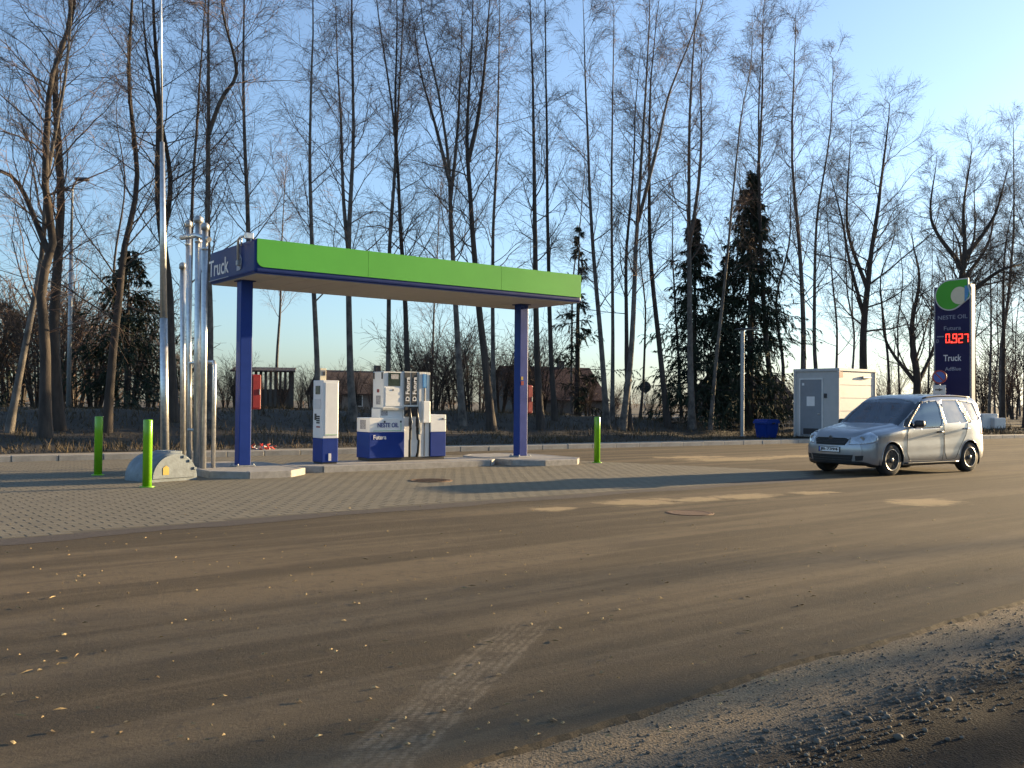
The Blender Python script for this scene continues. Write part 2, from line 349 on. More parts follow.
me = grid_mesh('gravel_shoulder', np.concatenate([np.arange(-30,-2,1.0),np.arange(-2,9,.05),np.arange(9,60,1.0)]), np.concatenate([np.arange(-.12,2.4,.05),np.arange(2.4,9,.4)]), sh_f)
tag(link('gravel_shoulder', me, MT['shoulder'], smooth=True), 'sandy gravel shoulder turning to dark soil beside the road', kind='structure')
# loose stones: one mesh of many small uneven pebbles
def pebble_base(sub):
    bm = bmesh.new(); bmesh.ops.create_icosphere(bm, subdivisions=sub, radius=1); v = np.array([x.co[:] for x in bm.verts]); f = np.array([[x.index for x in q.verts] for q in bm.faces]); bm.free(); return v,f
def pebbles(name, n, tfn, ofn, sfn, sub, zfn, basez=.3):
    v,f = pebble_base(sub); nv = len(v); VV = []; FF = []
    t = tfn(n); o = ofn(n); s = sfn(n)
    for k in range(n):
        q = v*(1+rng.normal(0,.13,(nv,1)))*np.array([1,rng.uniform(.6,1),rng.uniform(.45,.8)])*s[k]
        a = rng.uniform(0,6.28); c_,s_ = math.cos(a),math.sin(a); x = q[:,0]*c_-q[:,1]*s_; y = q[:,0]*s_+q[:,1]*c_
        X = EA.x+EV.x*t[k]+EN.x*o[k]; Y = EA.y+EV.y*t[k]+EN.y*o[k]
        VV.append(np.stack([x+X,y+Y,q[:,2]+zfn(t[k],o[k])+s[k]*basez],-1)); FF.append(f+k*nv)
    return npmesh(name, np.concatenate(VV), None, np.concatenate(FF))
MT['stone'] = pm('loose_stone', (.055,.047,.037), .8, col2=(.17,.148,.116), scale=14, world=True, detail=1)
tt = lambda n: rng.uniform(-1,8,n)**1.0
me = pebbles('loose_gravel', 4400, tt, lambda n: np.clip(rng.normal(.55,.30,n),.03,2.2), lambda n: np.clip(rng.lognormal(-5.35,.42,n),.003,.012), 1, sh_z)
tag(link('loose_gravel', me, MT['stone']), 'small loose gravel scattered on the shoulder', kind='stuff')
me = pebbles('loose_pebbles', 1500, tt, lambda n: np.clip(rng.normal(.78,.13,n),.3,1.15), lambda n: np.clip(rng.lognormal(-4.75,.38,n),.006,.023), 2, sh_z)
tag(link('pebbles', me, MT['stone'], smooth=True), 'rounded grey pebbles in a line along the soil edge', kind='stuff')
# fallen birch leaves and twigs on the asphalt
MT['leaf'] = pm('dry_leaf', (.16,.10,.04), .8, col2=(.46,.34,.16), scale=9, world=True, detail=1)
VV=[];FF=[]
for k in range(420):
    if k<300: p = G(random.uniform(-50,1000), 560+190*random.random()**1.3)
    else: p = G(random.uniform(-50,1000), random.uniform(500,560))
    if (p-EA).dot(EN) > .3: continue
    L_ = random.uniform(.010,.026); W_ = L_*random.uniform(.35,.8); a = random.uniform(0,6.28); e1 = Vector((math.cos(a),math.sin(a),random.uniform(-.1,.25))); e2 = Vector((-math.sin(a),math.cos(a),random.uniform(.0,.6)))
    if random.random()<.15: L_*=1.8; W_*=.25
    b0 = len(VV)
    c0 = p+Vector((0,0,.006))
    for q in (c0-e1*L_, c0-e1*L_*.2+e2*W_, c0+e1*L_, c0-e1*L_*.2-e2*W_*.7+Vector((0,0,.004)), c0+Vector((0,0,.009))): VV.append((q.x,q.y,max(q.z,.003)))
    FF += [[b0,b0+4,b0+1],[b0+1,b0+4,b0+2],[b0+2,b0+4,b0+3],[b0+3,b0+4,b0]]
tag(link('fallen_leaves', npmesh('fallen_leaves', VV, None, FF), MT['leaf']), 'dry fallen leaves scattered over the asphalt', kind='stuff')
# ---- block paving
near_px = [(-420,578),(-200,558),(0,540),(150,527.5),(300,515),(430,505),(512,499),(610,492),(700,486),(815,477.5)]
far_px = [(812,471.5),(600,461.8),(480,455.5),(330,453.5),(215,454.5)]
poly = [G(*p) for p in near_px]+[G(*p) for p in far_px]
kl = lambda t: K0+KS*t
poly += [kl(4.2)-KT*.06, kl(-14)-KT*.06]
PX = np.array([p.x for p in poly]); PY = np.array([p.y for p in poly])
def inside(x,y):
    r = np.zeros(x.shape, bool); j = len(PX)-1
    for i in range(len(PX)):
        c = ((PY[i]>y)!=(PY[j]>y)) & (x < (PX[j]-PX[i])*(y-PY[i])/(PY[j]-PY[i]+1e-12)+PX[i]); r ^= c; j = i
    return r
MT['joint'] = pm('joint_sand', (.075,.063,.044), .95, var=.3, scale=20)
MT['paver'] = pm('paver_concrete', (.150,.130,.090), .9, var=.16, scale=2.2, bump=.3, bscale=120, world=True)
bm = bmesh.new(); bm.faces.new([bm.verts.new((p.x,p.y,.004)) for p in poly]); bmesh.ops.triangulate(bm, faces=bm.faces[:]); bmesh.ops.recalc_face_normals(bm, faces=bm.faces[:])
me = bpy.data.meshes.new('paving'); bm.to_mesh(me); bm.free()
paving = tag(link('paving', me, MT['joint']), 'grey concrete block paving under the canopy', kind='structure')
pw, ph = .24, .18; jt = .011
cs, sn = math.cos(PHI), math.sin(PHI)
iu = np.arange(-140,170); iv = np.arange(-150,150)
IU,IV = np.meshgrid(iu,iv,indexing='ij'); UU = (IU+.5*(IV%2))*pw; VV_ = IV*ph
X = -3+UU*cs-VV_*sn; Y = 18+UU*sn+VV_*cs
ok = np.ones(X.shape,bool)
for du in (-.5,.5):
    for dv in (-.5,.5): ok &= inside(X+du*pw*cs-dv*ph*sn, Y+du*pw*sn+dv*ph*cs)
X = X[ok]; Y = Y[ok]; dist = np.hypot(X,Y)
vis = np.abs(X/np.maximum(Y,.1)) < .53
dist = np.where(vis, dist, dist+100)
order = np.argsort(dist); X = X[order]; Y = Y[order]; dist = dist[order]
keep = dist<140; X = X[keep]; Y = Y[keep]
ch = .005
a,b_ = (pw-jt)/2,(ph-jt)/2
def pv(z0,z1): return np.array([[-a,-b_,z0],[a,-b_,z0],[a,b_,z0],[-a,b_,z0],[-a+ch,-b_+ch,z1],[a-ch,-b_+ch,z1],[a-ch,b_-ch,z1],[-a+ch,b_-ch,z1]])
pq = np.array([[4,5,6,7],[0,1,5,4],[1,2,6,5],[2,3,7,6],[3,0,4,7]])
rot = np.array([[cs,sn,0],[-sn,cs,0],[0,0,1]])
pmesh = npmesh('paver', pv(.003,.0068), pq); pmesh.materials.append(MT['paver'])
for k in range(300):
    o = bpy.data.objects.new('paver', pmesh); COL.objects.link(o); o.parent = paving; o.location = (X[k],Y[k],random.uniform(-.0004,.0010)); o.rotation_euler = (random.uniform(-.003,.003),random.uniform(-.003,.003),PHI+random.uniform(-.01,.01))
XR,YR = X[300:],Y[300:]; nR = len(XR)
base = pv(.0042,.0068)@rot
AV = base[None]+np.stack([XR,YR,rng.uniform(-.0006,.0010,nR)],-1)[:,None,:]
AQ = pq[None]+(np.arange(nR)*8)[:,None,None]
o = link('paver_field', npmesh('paver_field', AV.reshape(-1,3), AQ.reshape(-1,4)), MT['paver'], paving); o['kind'] = 'stuff'
# dark tar seam where the paving meets the road
MT['seam'] = pm('tar_seam', (.058,.044,.034), .85, var=.35, scale=12, bump=.3, world=True)
sp = [G(*p) for p in near_px]; VV=[];QQ=[]
dens = []
for A_,B_ in zip(sp,sp[1:]):
    k = max(2,int((B_-A_).length/.15)); dens += [A_.lerp(B_,i/k) for i in range(k)]
for i,p in enumerate(dens):
    d_ = (dens[min(i+1,len(dens)-1)]-dens[max(i-1,0)]).normalized(); nn = Vector((d_.y,-d_.x,0)); w_ = .42+.05*math.sin(i*.37)+random.uniform(-.03,.03)
    VV += [(p.x+nn.x*.0,p.y+nn.y*.0,.0035),(p.x+nn.x*w_,p.y+nn.y*w_,.0035)]
    if i: QQ.append([2*i-2,2*i-1,2*i+1,2*i])
tag(link('asphalt_seam', npmesh('asphalt_seam', VV, QQ), MT['seam']), 'dark tar seam along the paving edge', kind='structure')
# manhole cover
p = G(431,481)
mh = MB(); mh.lathe([(.40,-.01),(.40,.017),(.36,.019),(.355,.015),(.33,.015)], n=32, smooth=False)
mo = mh.build('manhole_cover', MT['rust']); mo.location = (p.x,p.y,0); tag(mo, 'round rusty manhole cover set in the paving', 'manhole cover')
p2 = G(690,513); m3 = MB().lathe([(.30,-.01),(.30,.006),(.26,.007),(.255,.004),(.22,.004)], n=32, smooth=False).build('manhole_cover', MT['rust']); m3.location = (p2.x,p2.y,0); tag(m3, 'round manhole cover in the asphalt beside the pale patches', 'manhole cover')
m4 = MB().lathe([(.325,.0),(.325,.0045),(.315,.005),(.31,.0)], n=32, cap=False).build('collar_ring', MT['rust'], m3)
rb = MB()
for k in range(-4,5):
    L_ = math.sqrt(max(.3**2-(k*.065)**2,0)); rb.b2(-L_,L_,k*.065-.012,k*.065+.012,.014,.022,.003)
rb.build('tread_bar', MT['rust'], mo)
# ---- rear kerb of separate stones, sandy strip behind it
kerb = tag(empty('kerb'), 'long pale concrete kerb along the rear of the yard', kind='structure')
km = MB().box((0,0,0),(.985,.16,.26),.015,seg=2); ks_ = km.build('kerb_stone', MT['kerb'], kerb)
ang = math.atan2(KS.y,KS.x); first = True
for i in range(-16,62):
    o = ks_ if first else ks_.copy()
    if not first: COL.objects.link(o); o.parent = kerb
    first = False
    q = K0+KS*(i+.5); o.location = (q.x,q.y,.015+random.uniform(-.006,.006)); o.rotation_euler = (0,0,ang+random.uniform(-.006,.006))
MT['verge_strip'] = pm('sandy_strip', (.20,.172,.13), .95, col2=(.30,.265,.205), scale=6, bump=.3, world=True)
me = grid_mesh('verge_strip', np.arange(-18,64,1.0), np.array([.07,.5,1.25]), lambda U,V: (K0.x+KS.x*U+KT.x*V, K0.y+KS.y*U+KT.y*V, .118+.004*V+0*U))
tag(link('path', me, MT['verge_strip']), 'sandy strip behind the rear kerb', kind='structure')
def bank_f(U,V):
    X_ = K0.x+KS.x*U+KT.x*V; Y_ = K0.y+KS.y*U+KT.y*V
    return X_, Y_, bank(X_,Y_)+0*U
MT['bank'] = pm('bank_soil', (.020,.015,.010), .95, col2=(.056,.043,.026), scale=1.3, bump=.6, bscale=9, world=True)
us = np.concatenate([np.arange(-300,-30,15),np.arange(-30,70,.5),np.arange(70,420,15)]); vs2 = np.concatenate([np.arange(1.15,16,.35),np.arange(16,40,2),np.arange(40,420,20)])
tag(link('bank', grid_mesh('bank', us, vs2, bank_f), MT['bank'], smooth=True), 'low brown earth bank rising behind the kerb', kind='structure')
MT['far_road'] = pm('far_road', (.15,.14,.125), .9, var=.15, scale=1, world=True)
me = grid_mesh('far_road', np.arange(-200,300,4.0), np.array([19.,22.,25.]), lambda U,V: (lambda x,y,z:(x,y,z+.035))(*bank_f(U,V)))
tag(link('far_road', me, MT['far_road'], smooth=True), 'pale road beyond the trees', kind='structure')
# dead grass on the bank
MT['grass'] = pm('dead_grass', (.032,.024,.014), .9, col2=(.12,.088,.045), scale=.8, world=True)
n = 42000
s_ = rng.uniform(-20,52,n); t_ = 1.2+14*rng.random(n)**1.4
X_ = K0.x+KS.x*s_+KT.x*t_; Y_ = K0.y+KS.y*s_+KT.y*t_; Z_ = bank(X_,Y_)
h_ = rng.uniform(.06,.22,n)*(.6+.8*(np.sin(s_*.7)*np.sin(t_*.9+s_*.2)>0)); a_ = rng.uniform(0,6.28,n); wd = rng.uniform(.008,.02,n); l_ = rng.normal(0,.09,(n,2))
B1 = np.stack([X_-wd*np.cos(a_),Y_-wd*np.sin(a_),Z_-.02],-1); B2 = np.stack([X_+wd*np.cos(a_),Y_+wd*np.sin(a_),Z_-.02],-1); T1 = np.stack([X_+l_[:,0],Y_+l_[:,1],Z_+h_],-1)
me = npmesh('grass', np.stack([B1,B2,T1],1).reshape(-1,3), None, np.arange(3*n).reshape(-1,3))
tag(link('grass', me, MT['grass']), 'dead brown grass and litter on the bank', kind='stuff')
# ------------------------------------------------------------------ filling station
IZ = .14
def solve_w(P, d, px, up=1):                                   # metres along d from P until it falls on pixel column px
    lo,hi = 0,60
    f = lambda w: (lambda q: 512+FPX*((q-Vector((0,0,CAMH))).dot(Rt))/((q-Vector((0,0,CAMH))).dot(Fw)))(P+d*w)-px
    s0 = f(0)>0
    for _ in range(60):
        m_ = (lo+hi)/2
        if (f(m_)>0)==s0: lo = m_
        else: hi = m_
    return lo
def onplane(px, py, P, d, n, off=0.0):                          # u along d, z, on the vertical plane through P+n*off
    r = ray(px,py); O = Vector((0,0,CAMH)); s = ((P+n*off)-O).dot(n)/r.dot(n); h = O+r*s
    return (h-P).dot(d), h.z-P.z
def island(name, loc, hx, hy, c, label):
    e = tag(empty(name, loc, PHI), label, 'island', 'concrete islands under the canopy')
    oc = lambda i: [(-hx+i,-hy+c),(-hx+c,-hy+i),(hx-c,-hy+i),(hx-i,-hy+c),(hx-i,hy-c),(hx-c,hy-i),(-hx+c,hy-i),(-hx+i,hy-c)]
    ring = MB(); o8 = oc(0); i8 = oc(.14)
    n8 = 8
    for k in range(n8):                                         # kerb pieces mitred round the edge
        kb = MB(); A,B,C_,D_ = o8[k],o8[(k+1)%n8],i8[(k+1)%n8],i8[k]
        sh = lambda P,Q,f: (P[0]+(Q[0]-P[0])*f, P[1]+(Q[1]-P[1])*f)
        kb.prism([sh(A,B,.004),sh(B,A,.004),sh(C_,D_,.004),sh(D_,C_,.004)],0,IZ,.012); kb.build('kerb_piece', MT['concrete'], e)
    MB().prism(oc(.142),0,IZ-.006).build('infill_slab', MT['concrete'], e)
    return e
CL = G(242.5,466,IZ); CR = G(520.5,456.5,IZ); CL.z = CR.z = 0
SPAN = (CR-CL).dot(DV); CR = CL+DV*SPAN
island('column_island', CL-DV*.08, .98,1.62,.56, 'octagonal concrete island carrying the canopy column beside the vent pipes')
island('column_island', CR+DV*.02, 1.05,1.58,.55, 'octagonal concrete island carrying the canopy column beside the lone green bollard')
# dispenser / terminal island
dP = G(369,461.5,IZ); tP = G(322,464,IZ)
iL = G(322.2,472.4); ic = iL+DV*2.05-NV*.55
island('pump_island', ic, 2.55,.75,.42, 'long concrete island carrying the fuel dispenser and payment terminal')
# canopy
can = tag(empty('fuel_canopy', (CL.x,CL.y,0), PHI), 'green and navy flat canopy on two blue columns', 'canopy')
XA,XB,HW,Z0,Z1 = -.30, SPAN+.90, 1.255, 3.94, 4.63
MB().b2(XA,XB,-HW,HW,Z0+.02,Z1,.055,3).build('roof_shell', MT['navy'], can)
npan = 14; pwid = (XB-XA-.10)/npan
for k in range(npan):
    x0 = XA+.05+k*pwid; MB().b2(x0+.004,x0+pwid-.004,-HW+.06,HW-.06,Z0,Z0+.05,.006).build('soffit_panel', MT['soffit'], can)
MB().b2(XA+.03,XB-.03,-HW+.03,HW-.03,Z0+.012,Z0+.03).build('soffit_frame', MT['navy'], can)
gx = [XA+.035, onplane(368,255,Vector((CL.x,CL.y,0))+NV*HW,DV,NV)[0], onplane(501,280,Vector((CL.x,CL.y,0))+NV*HW,DV,NV)[0], XB-.035]
for k in range(3):
    a_,b2_ = gx[k]+.003,gx[k+1]-.003; zb_,zt_ = Z0+.135,Z1-.008
    for s_ in (-1,1):
        rr = .14; pl = []
        def corner(cx,cz,a0):
            return [(cx+rr*math.cos(a0+i*math.pi/12),cz+rr*math.sin(a0+i*math.pi/12)) for i in range(7)]
        if k==0: pl += [(a_,zt_)]+corner(a_+rr,zb_+rr,math.pi)
        else: pl += [(a_,zt_),(a_,zb_)]
        if k==2: pl += corner(b2_-.05,zb_+rr,-math.pi/2)[:1]+[(b2_,zb_)]
        else: pl += [(b2_,zb_)]
        pl += [(b2_,zt_)]
        y_ = s_*HW; MB().slab(pl, y_-.004*s_ if s_>0 else y_-.02, y_+.02 if s_>0 else y_+.004).build('fascia_panel', MT['green'], can)
# writing on the end of the canopy
eP = Vector((CL.x,CL.y,0))+DV*XA
def endloc(px,py):                                             # along -Y local (towards N) and height on the end face
    return onplane(px,py,eP,NV,DV)
a0,zz0 = endloc(209.5,268); a1,zz1 = endloc(229,252.5)
zz0 = 4.10; zz1 = zz0+.34
lettering('Truck', MT['text_white'], can, lambda a,b,c: (XA-.006-c, -(a0+(a1-a0)*a), zz0+(zz1-zz0)*b), bold=.005)
MB().b2(XA-.012,XA-.002,-a1,-a0,zz0-.09,zz0-.075).build('lettering_underline', MT['text_grey'], can)
pb,_ = endloc(241,262)
pk = MB(); pk.b2(XA-.014,XA-.003,-pb+.02,-pb+.20,4.08,4.34,.004); pk.tube([(XA-.01,-pb-.02,4.10),(XA-.01,-pb-.05,4.30),(XA-.01,-pb+.02,4.38)],.012,6); pk.build('pump_symbol', MT['text_grey'], can)
for nm,cx in (('column',0),('column',SPAN)):
    c_ = MB(); c_.b2(cx-.125,cx+.125,-.125,.125,IZ+.02,Z0,.012,2); c_ = c_.build('column', MT['blue'], can)
    MB().b2(cx-.2,cx+.2,-.2,.2,IZ-.004,IZ+.022,.006).build('base_plate', MT['steel_dull'], c_)
    for sx in (-1,1):
        for sy in (-1,1): MB().lathe([(.018,IZ+.02),(.018,IZ+.045),(.01,IZ+.055)],(cx+sx*.165,sy*.165,0),n=8).build('bolt', MT['steel_dull'], c_)
    MB().b2(cx-.17,cx+.17,-.17,.17,Z0-.018,Z0+.004,.004).build('head_plate', MT['navy'], c_)
    if cx>1:
        MB().b2(cx-.09,cx-.01,-.132,-.122,1.92,2.02).build('red_sticker', MT['red'], c_)
        MB().b2(cx-.09,cx-.03,-.132,-.122,2.05,2.13).build('orange_sticker', MT['yellow'], c_)
# floodlight bracket on the roof corner
fb = tag(empty('camera_bracket', (0,0,0)), 'shiny angled steel camera bracket on the canopy corner', 'bracket'); fb.location = Vector((CL.x,CL.y,0))+DV*(XA+.02)+NV*.62; fb.rotation_euler=(0,0,PHI)
MB().tube([(-.07,.12,Z1-.42),(-.07,.12,Z1+.05),(-.07,.0,Z1+.09),(-.07,-.36,Z1+.09)],.028,8).build('arm', MT['steel'], fb)
MB().b2(-.14,.02,-.46,-.36,Z1+.0,Z1+.12,.012).build('camera_head', MT['steel'], fb)
MB().b2(-.10,-.02,.08,.16,Z1-.46,Z1-.36,.006).build('foot_plate', MT['steel_dull'], fb)
MB().tube([(-.09,-.1,Z1+.08),(-.09,-.1,Z1-.10)],.02,8).build('strut', MT['steel'], fb)
# red fire boxes on the columns
def firebox(cx, w, z0, z1, label):
    e = tag(empty('fire_extinguisher_box', Vector((CL.x,CL.y,0))+DV*(cx+.125+w/2+.012)-NV*.02, PHI), label, 'fire box', 'red extinguisher boxes on the columns')
    MB().b2(-w/2,w/2,-.12,.14,z0,z1,.02,2).build('cabinet', MT['red'], e)
    MB().b2(-w/2+.015,w/2-.015,-.135,-.118,z0+.03,z1-.03,.008).build('door', MT['red'], e)
    MB().b2(w/2-.05,w/2-.03,-.15,-.13,(z0+z1)/2-.06,(z0+z1)/2+.06,.004).build('latch', MT['steel_dull'], e)
    MB().b2(-w/2-.014,-w/2+.004,-.06,.08,z0+.1,z1-.1).build('mounting_plate', MT['steel_dull'], e)
firebox(0,.20,1.30,2.02,'slim red fire extinguisher box on the column beside the vent pipes')
firebox(SPAN,.17,1.22,1.92,'slim red fire extinguisher box on the column with the small stickers')
# ---- payment terminal
P = Vector((tP.x,tP.y,IZ)); tw = solve_w(P,DV,338); td = solve_w(P,-NV,312.3)
pt = tag(empty('payment_terminal', P, PHI), 'narrow white and navy payment terminal on the pump island', 'payment terminal')
ht = onplane(330,380.3,P,DV,NV)[1]; hb = onplane(330,438.5,P,DV,NV)[1]
MB().b2(0,tw,0,td,.03,hb,.012).build('base_cabinet', MT['blue'], pt)
MB().b2(.02,tw-.02,.02,td-.02,-.004,.035).build('plinth', MT['dark'], pt)
MB().b2(0,tw,.0,td,hb+.002,ht,.014,2).build('upper_cabinet', MT['white'], pt)
dl = MB().b2(.05,tw-.02,-.014,.004,hb+.06,ht-.05,.008,2).build('service_door', MT['white'], pt)
MB().b2(.06,tw-.03,-.0155,-.012,hb+.075,hb+.085).build('green_line', MT['green'], dl)
MB().b2(tw*.38,tw*.55,-.010,.002,.06,.22,.004).build('label_sticker', MT['offwhite'], pt)
s_ = MB().b2(-.012,.004,td*.28,td*.72,ht-.30,ht-.12,.004).build('screen', MT['screen'], pt)
MB().b2(-.010,.004,td*.2,td*.85,ht-.62,ht-.40,.004).build('instruction_plate', MT['offwhite'], pt)
k_ = MB()
for i in range(3):
    for j in range(4): k_.b2(-.014,.002,td*.3+i*.05,td*.3+i*.05+.035,ht-.93+j*.045,ht-.93+j*.045+.03)
k_.build('keypad', MT['dark'], pt)
MB().b2(-.012,.004,td*.62,td*.8,ht-.86,ht-.72,.004).build('card_reader', MT['charcoal'], pt)
MB().b2(-.008,.004,td*.25,td*.6,ht-1.02,ht-.99).build('red_line', MT['red'], pt)
sg = MB().b2(.03,.17,.20,.225,ht-.002,ht+.26,.004).build('top_sign', MT['cream'], pt)
MB().b2(.045,.155,.194,.199,ht+.10,ht+.22).build('green_field', MT['door_grey'], sg)
MB().b2(.09,.14,.190,.1935,ht+.11,ht+.19).build('mark', MT['charcoal'], sg)
# ---- fuel dispenser
P = Vector((dP.x,dP.y,IZ)); fd = tag(empty('fuel_dispenser', P, PHI), 'white and navy truck diesel dispenser with two nozzles', 'fuel dispenser')
U = lambda px,py=430,o=0: onplane(px,py,P,DV,NV,o)[0]
Zf = lambda px,py,o=0: onplane(px,py,P,DV,NV,o)[1]
dd = solve_w(P,-NV,356.3)
uL,u1,u2,u3,u4,uR = 0,U(404.8),U(419),U(425.5),U(430.5),U(446)
zb_ = Zf(385,432.3); zm = Zf(385,417.8); zt_ = Zf(385,371.3); zn = Zf(385,409)
MB().b2(uL+.03,uR-.03,.03,dd-.03,-.004,.07).build('plinth', MT['dark'], fd)
lc = MB().b2(uL,u1-.003,0,dd,.065,zb_,.012).build('lower_cabinet', MT['blue'], fd)
uc = MB().b2(uL,u1-.003,0,dd,zb_+.002,zm,.014,2).build('pump_housing', MT['white'], fd)
fr = MB()
for (xa,xb_,za,zc) in ((uL+.10,u1-.10,zb_+.03,zb_+.037),(u1-.107,u1-.10,zb_+.03,zm-.05)): fr.b2(xa,xb_,-.004,.002,za,zc)
fr.build('green_line', MT['green'], uc)
MB().b2(uL-.006,uL+.004,dd*.28,dd*.72,zb_+.07,zm-.05).build('notice', MT['grey_print'], uc)
for q in (.42,.88): MB().lathe([(.022,-.012),(.022,.002)],(uL+(u1-uL)*q,0,zm-.09),'Y',12).build('lock', MT['dark'], uc)
lettering('NESTE OIL', MT['text_navy'], uc, lambda a,b,c: (U(377.5)+(U(398.5)-U(377.5))*a, -.004-c, zb_+.11+.105*b), bold=.012)
lettering('Futura', MT['text_white'], lc, lambda a,b,c: (U(373.5)+(U(386.3)-U(373.5))*a, -.004-c, zb_-.16+.10*b), bold=.012)
xc0 = U(384.5,390)
nk = MB().b2(xc0-.05,u1-.003,.10,dd-.1,zm-.002,zn,.006).build('neck', MT['white'], fd)
MB().b2(xc0-.03,xc0+.14,.092,.104,zm+.05,zn-.04).build('notice', MT['grey_print'], nk)
cab = MB().b2(xc0,u1-.003,.06,dd-.06,zn+.002,zt_,.014,2).build('display_cabinet', MT['white'], fd)
MB().b2(xc0-.015,u1-.003,.04,dd-.04,zn-.02,zn+.03).build('cabinet_shelf', MT['steel_dull'], cab)
sc = MB().b2(U(389.5,380),U(401.5,380),.045,.066,Zf(395,386),Zf(395,372.7),.006).build('display', MT['screen'], cab)
MB().b2(U(392,380),U(399.5,380),.040,.046,Zf(395,379),Zf(395,374.2)).build('readout', MT['grey_print'], sc)
MB().b2(U(386.5,395),U(403.2,395),.045,.066,zn+.06,Zf(395,387.5),.008).build('service_panel', MT['white'], cab)
MB().lathe([(.018,.035),(.018,.06)],(U(394,390),0,Zf(394,390)),'Y',10).build('lock', MT['dark'], cab)
for q in (.10,dd-.12): MB().b2(xc0-.012,xc0+.004,q-.02,q+.03,zt_-.17,zt_-.02).build('hinge', MT['dark'], cab)
MB().b2(xc0-.010,xc0+.004,dd*.3,dd*.62,Zf(380,404.5),Zf(380,395.5)).build('notice', MT['grey_print'], cab)
MB().b2(xc0-.010,xc0+.004,dd*.40,dd*.56,Zf(380,392.3),Zf(380,389)).build('warning_sticker', MT['red'], cab)
# nozzle column
MB().b2(u1,u2,.05,dd-.05,.065,zt_+.01,.01).build('nozzle_column', MT['white'], fd)
for i,px in enumerate((408.2,415.2)):
    pp = MB().b2(U(px-2.9,390),U(px+2.9,390),.030,.056,Zf(px,404.8),Zf(px,372.4),.004).build('product_panel', MT['charcoal'], fd)
    x0,x1 = U(px-1.9,390),U(px+1.9,390); z0,z1 = Zf(px,401),Zf(px,377)
    lettering('D Futura', MT['text_white'], pp, lambda a,b,c: (x1-(x1-x0)*b, .026-c, z0+(z1-z0)*a), bold=.02)
MB().b2(u1+.005,u2-.005,.02,.07,Zf(412,416.5),Zf(412,406.5),.01).build('nozzle_boot', MT['dark'], fd)
for i,px in enumerate((409,416)):
    x = U(px,420); zt2 = Zf(px,412); zb2 = Zf(px,430)
    nz = MB(); nz.tube([(x,-.02,zt2+.08),(x,-.05,zt2-.05),(x,-.085,zt2-.22),(x,-.06,zt2-.42)],[.022,.032,.036,.03],8); nz.box((x,-.06,zt2-.24),(.05,.10,.20),.015); nz = nz.build('nozzle', MT['dark'], fd)
    MB().tube([(x,-.10,zt2-.12),(x,-.15,zt2-.22),(x,-.10,zt2-.36)],.010,6).build('lever', MT['steel_dull'], nz)
    if i==1: MB().b2(x+.035,x+.09,-.10,-.05,zt2-.52,zt2-.24,.012).build('nozzle_guard', MT['steel'], fd)
    sw = .03*(1 if i else -1)
    MB().tube([(x,-.06,zt2-.42),(x+sw*.3,-.075,zt2-.62),(x+sw,-.09,.45),(x+sw*.6,-.07,.18),(x,-.04,.08)],.030,8).build('hose', MT['rubber'], fd)
# mast column and hose reel cover
MB().b2(u2+.002,u3,.02,dd-.02,.065,zt_+.01,.01).build('side_column', MT['offwhite'], fd)
MB().b2(U(423.0,380),U(427.0,380),.004,.022,Zf(425,388),Zf(425,374),.02,3).build('blue_label', MT['lightblue'], fd)
MB().b2(u3+.002,u4,.03,dd-.03,.065,zt_+.008,.008).build('mast_column', MT['offwhite'], fd)
MB().b2(u3-.03,u3-.015,.010,.022,.08,zt_-.05).build('column_joint', MT['charcoal'], fd)
MB().b2(u4-.02,u4-.004,.018,.032,.08,zt_-.05).build('column_joint', MT['charcoal'], fd)
MB().b2(U(422.5,410),U(429.9,410),-.03,.03,Zf(426,423),Zf(426,401),.02,2).build('nozzle_cover', MT['white'], fd)
zs = Zf(438,414.5); zq = Zf(438,432)
MB().b2(u4+.003,uR,0,dd,.065,zq,.012).build('side_lower_cabinet', MT['blue'], fd)
sb_ = MB().b2(u4+.003,uR,0,dd,zq+.002,zs,.014,2).build('side_housing', MT['white'], fd)
MB().b2(u4+.25,u4+.42,-.006,.004,zs-.13,zs-.11).build('small_label', MT['grey_print'], sb_)
MB().lathe([(.02,-.012),(.02,.002)],(uR-.09,0,zs-.1),'Y',10).build('lock', MT['dark'], sb_)
# ---- green bollards
def bollard(px,py,label):
    p = G(px,py); e = tag(empty('bollard', (p.x,p.y,.0)), label, 'bollard', 'lime green bollards')
    MB().lathe([(.076,.0),(.076,1.13),(.070,1.145),(.02,1.15)],n=24).build('post', MT['lime'], e)
    MB().lathe([(.12,.0),(.12,.022),(.08,.028)],n=24).build('base_flange', MT['lime'], e)
bollard(98,475.5,'lime green bollard standing apart to the left of the grey hatch')
bollard(147,487.5,'lime green bollard right in front of the grey domed hatch')
bollard(597,463,'lone lime green bollard past the canopy column with stickers')
# ---- grey domed fill hatch
p = G(174,481.5); r_ = .47; L_ = .95
hx = tag(empty('tank_fill_hatch', (p.x,p.y,.0), R(52)), 'grey blue half-round tank fill hatch beside the mast', 'tank hatch')
def dome(x): return [(x*r_*1.03*math.cos(a),r_*1.08*math.sin(a)) for a in [math.pi*k/20 for k in range(21)]]
dm = MB(); pr = [(r_*math.cos(a)*1.05,.05+r_*math.sin(a)) for a in [math.pi*k/22 for k in range(23)]]
pr = [(r_*1.05,.0)]+pr+[(-r_*1.05,.0)]
body = dm; rings=[]
for y,sc_ in ((.0,.95),(.03,1.0),(L_-.25,1.0),(L_-.10,.95),(L_,.80)):
    rings.append([body.bm.verts.new((x*sc_,y,z*(sc_ if z>.05 else 1)+.004)) for x,z in pr])
for a,b in zip(rings,rings[1:]):
    for k in range(len(pr)-1): f = body.bm.faces.new((a[k],a[k+1],b[k+1],b[k])); f.smooth = True
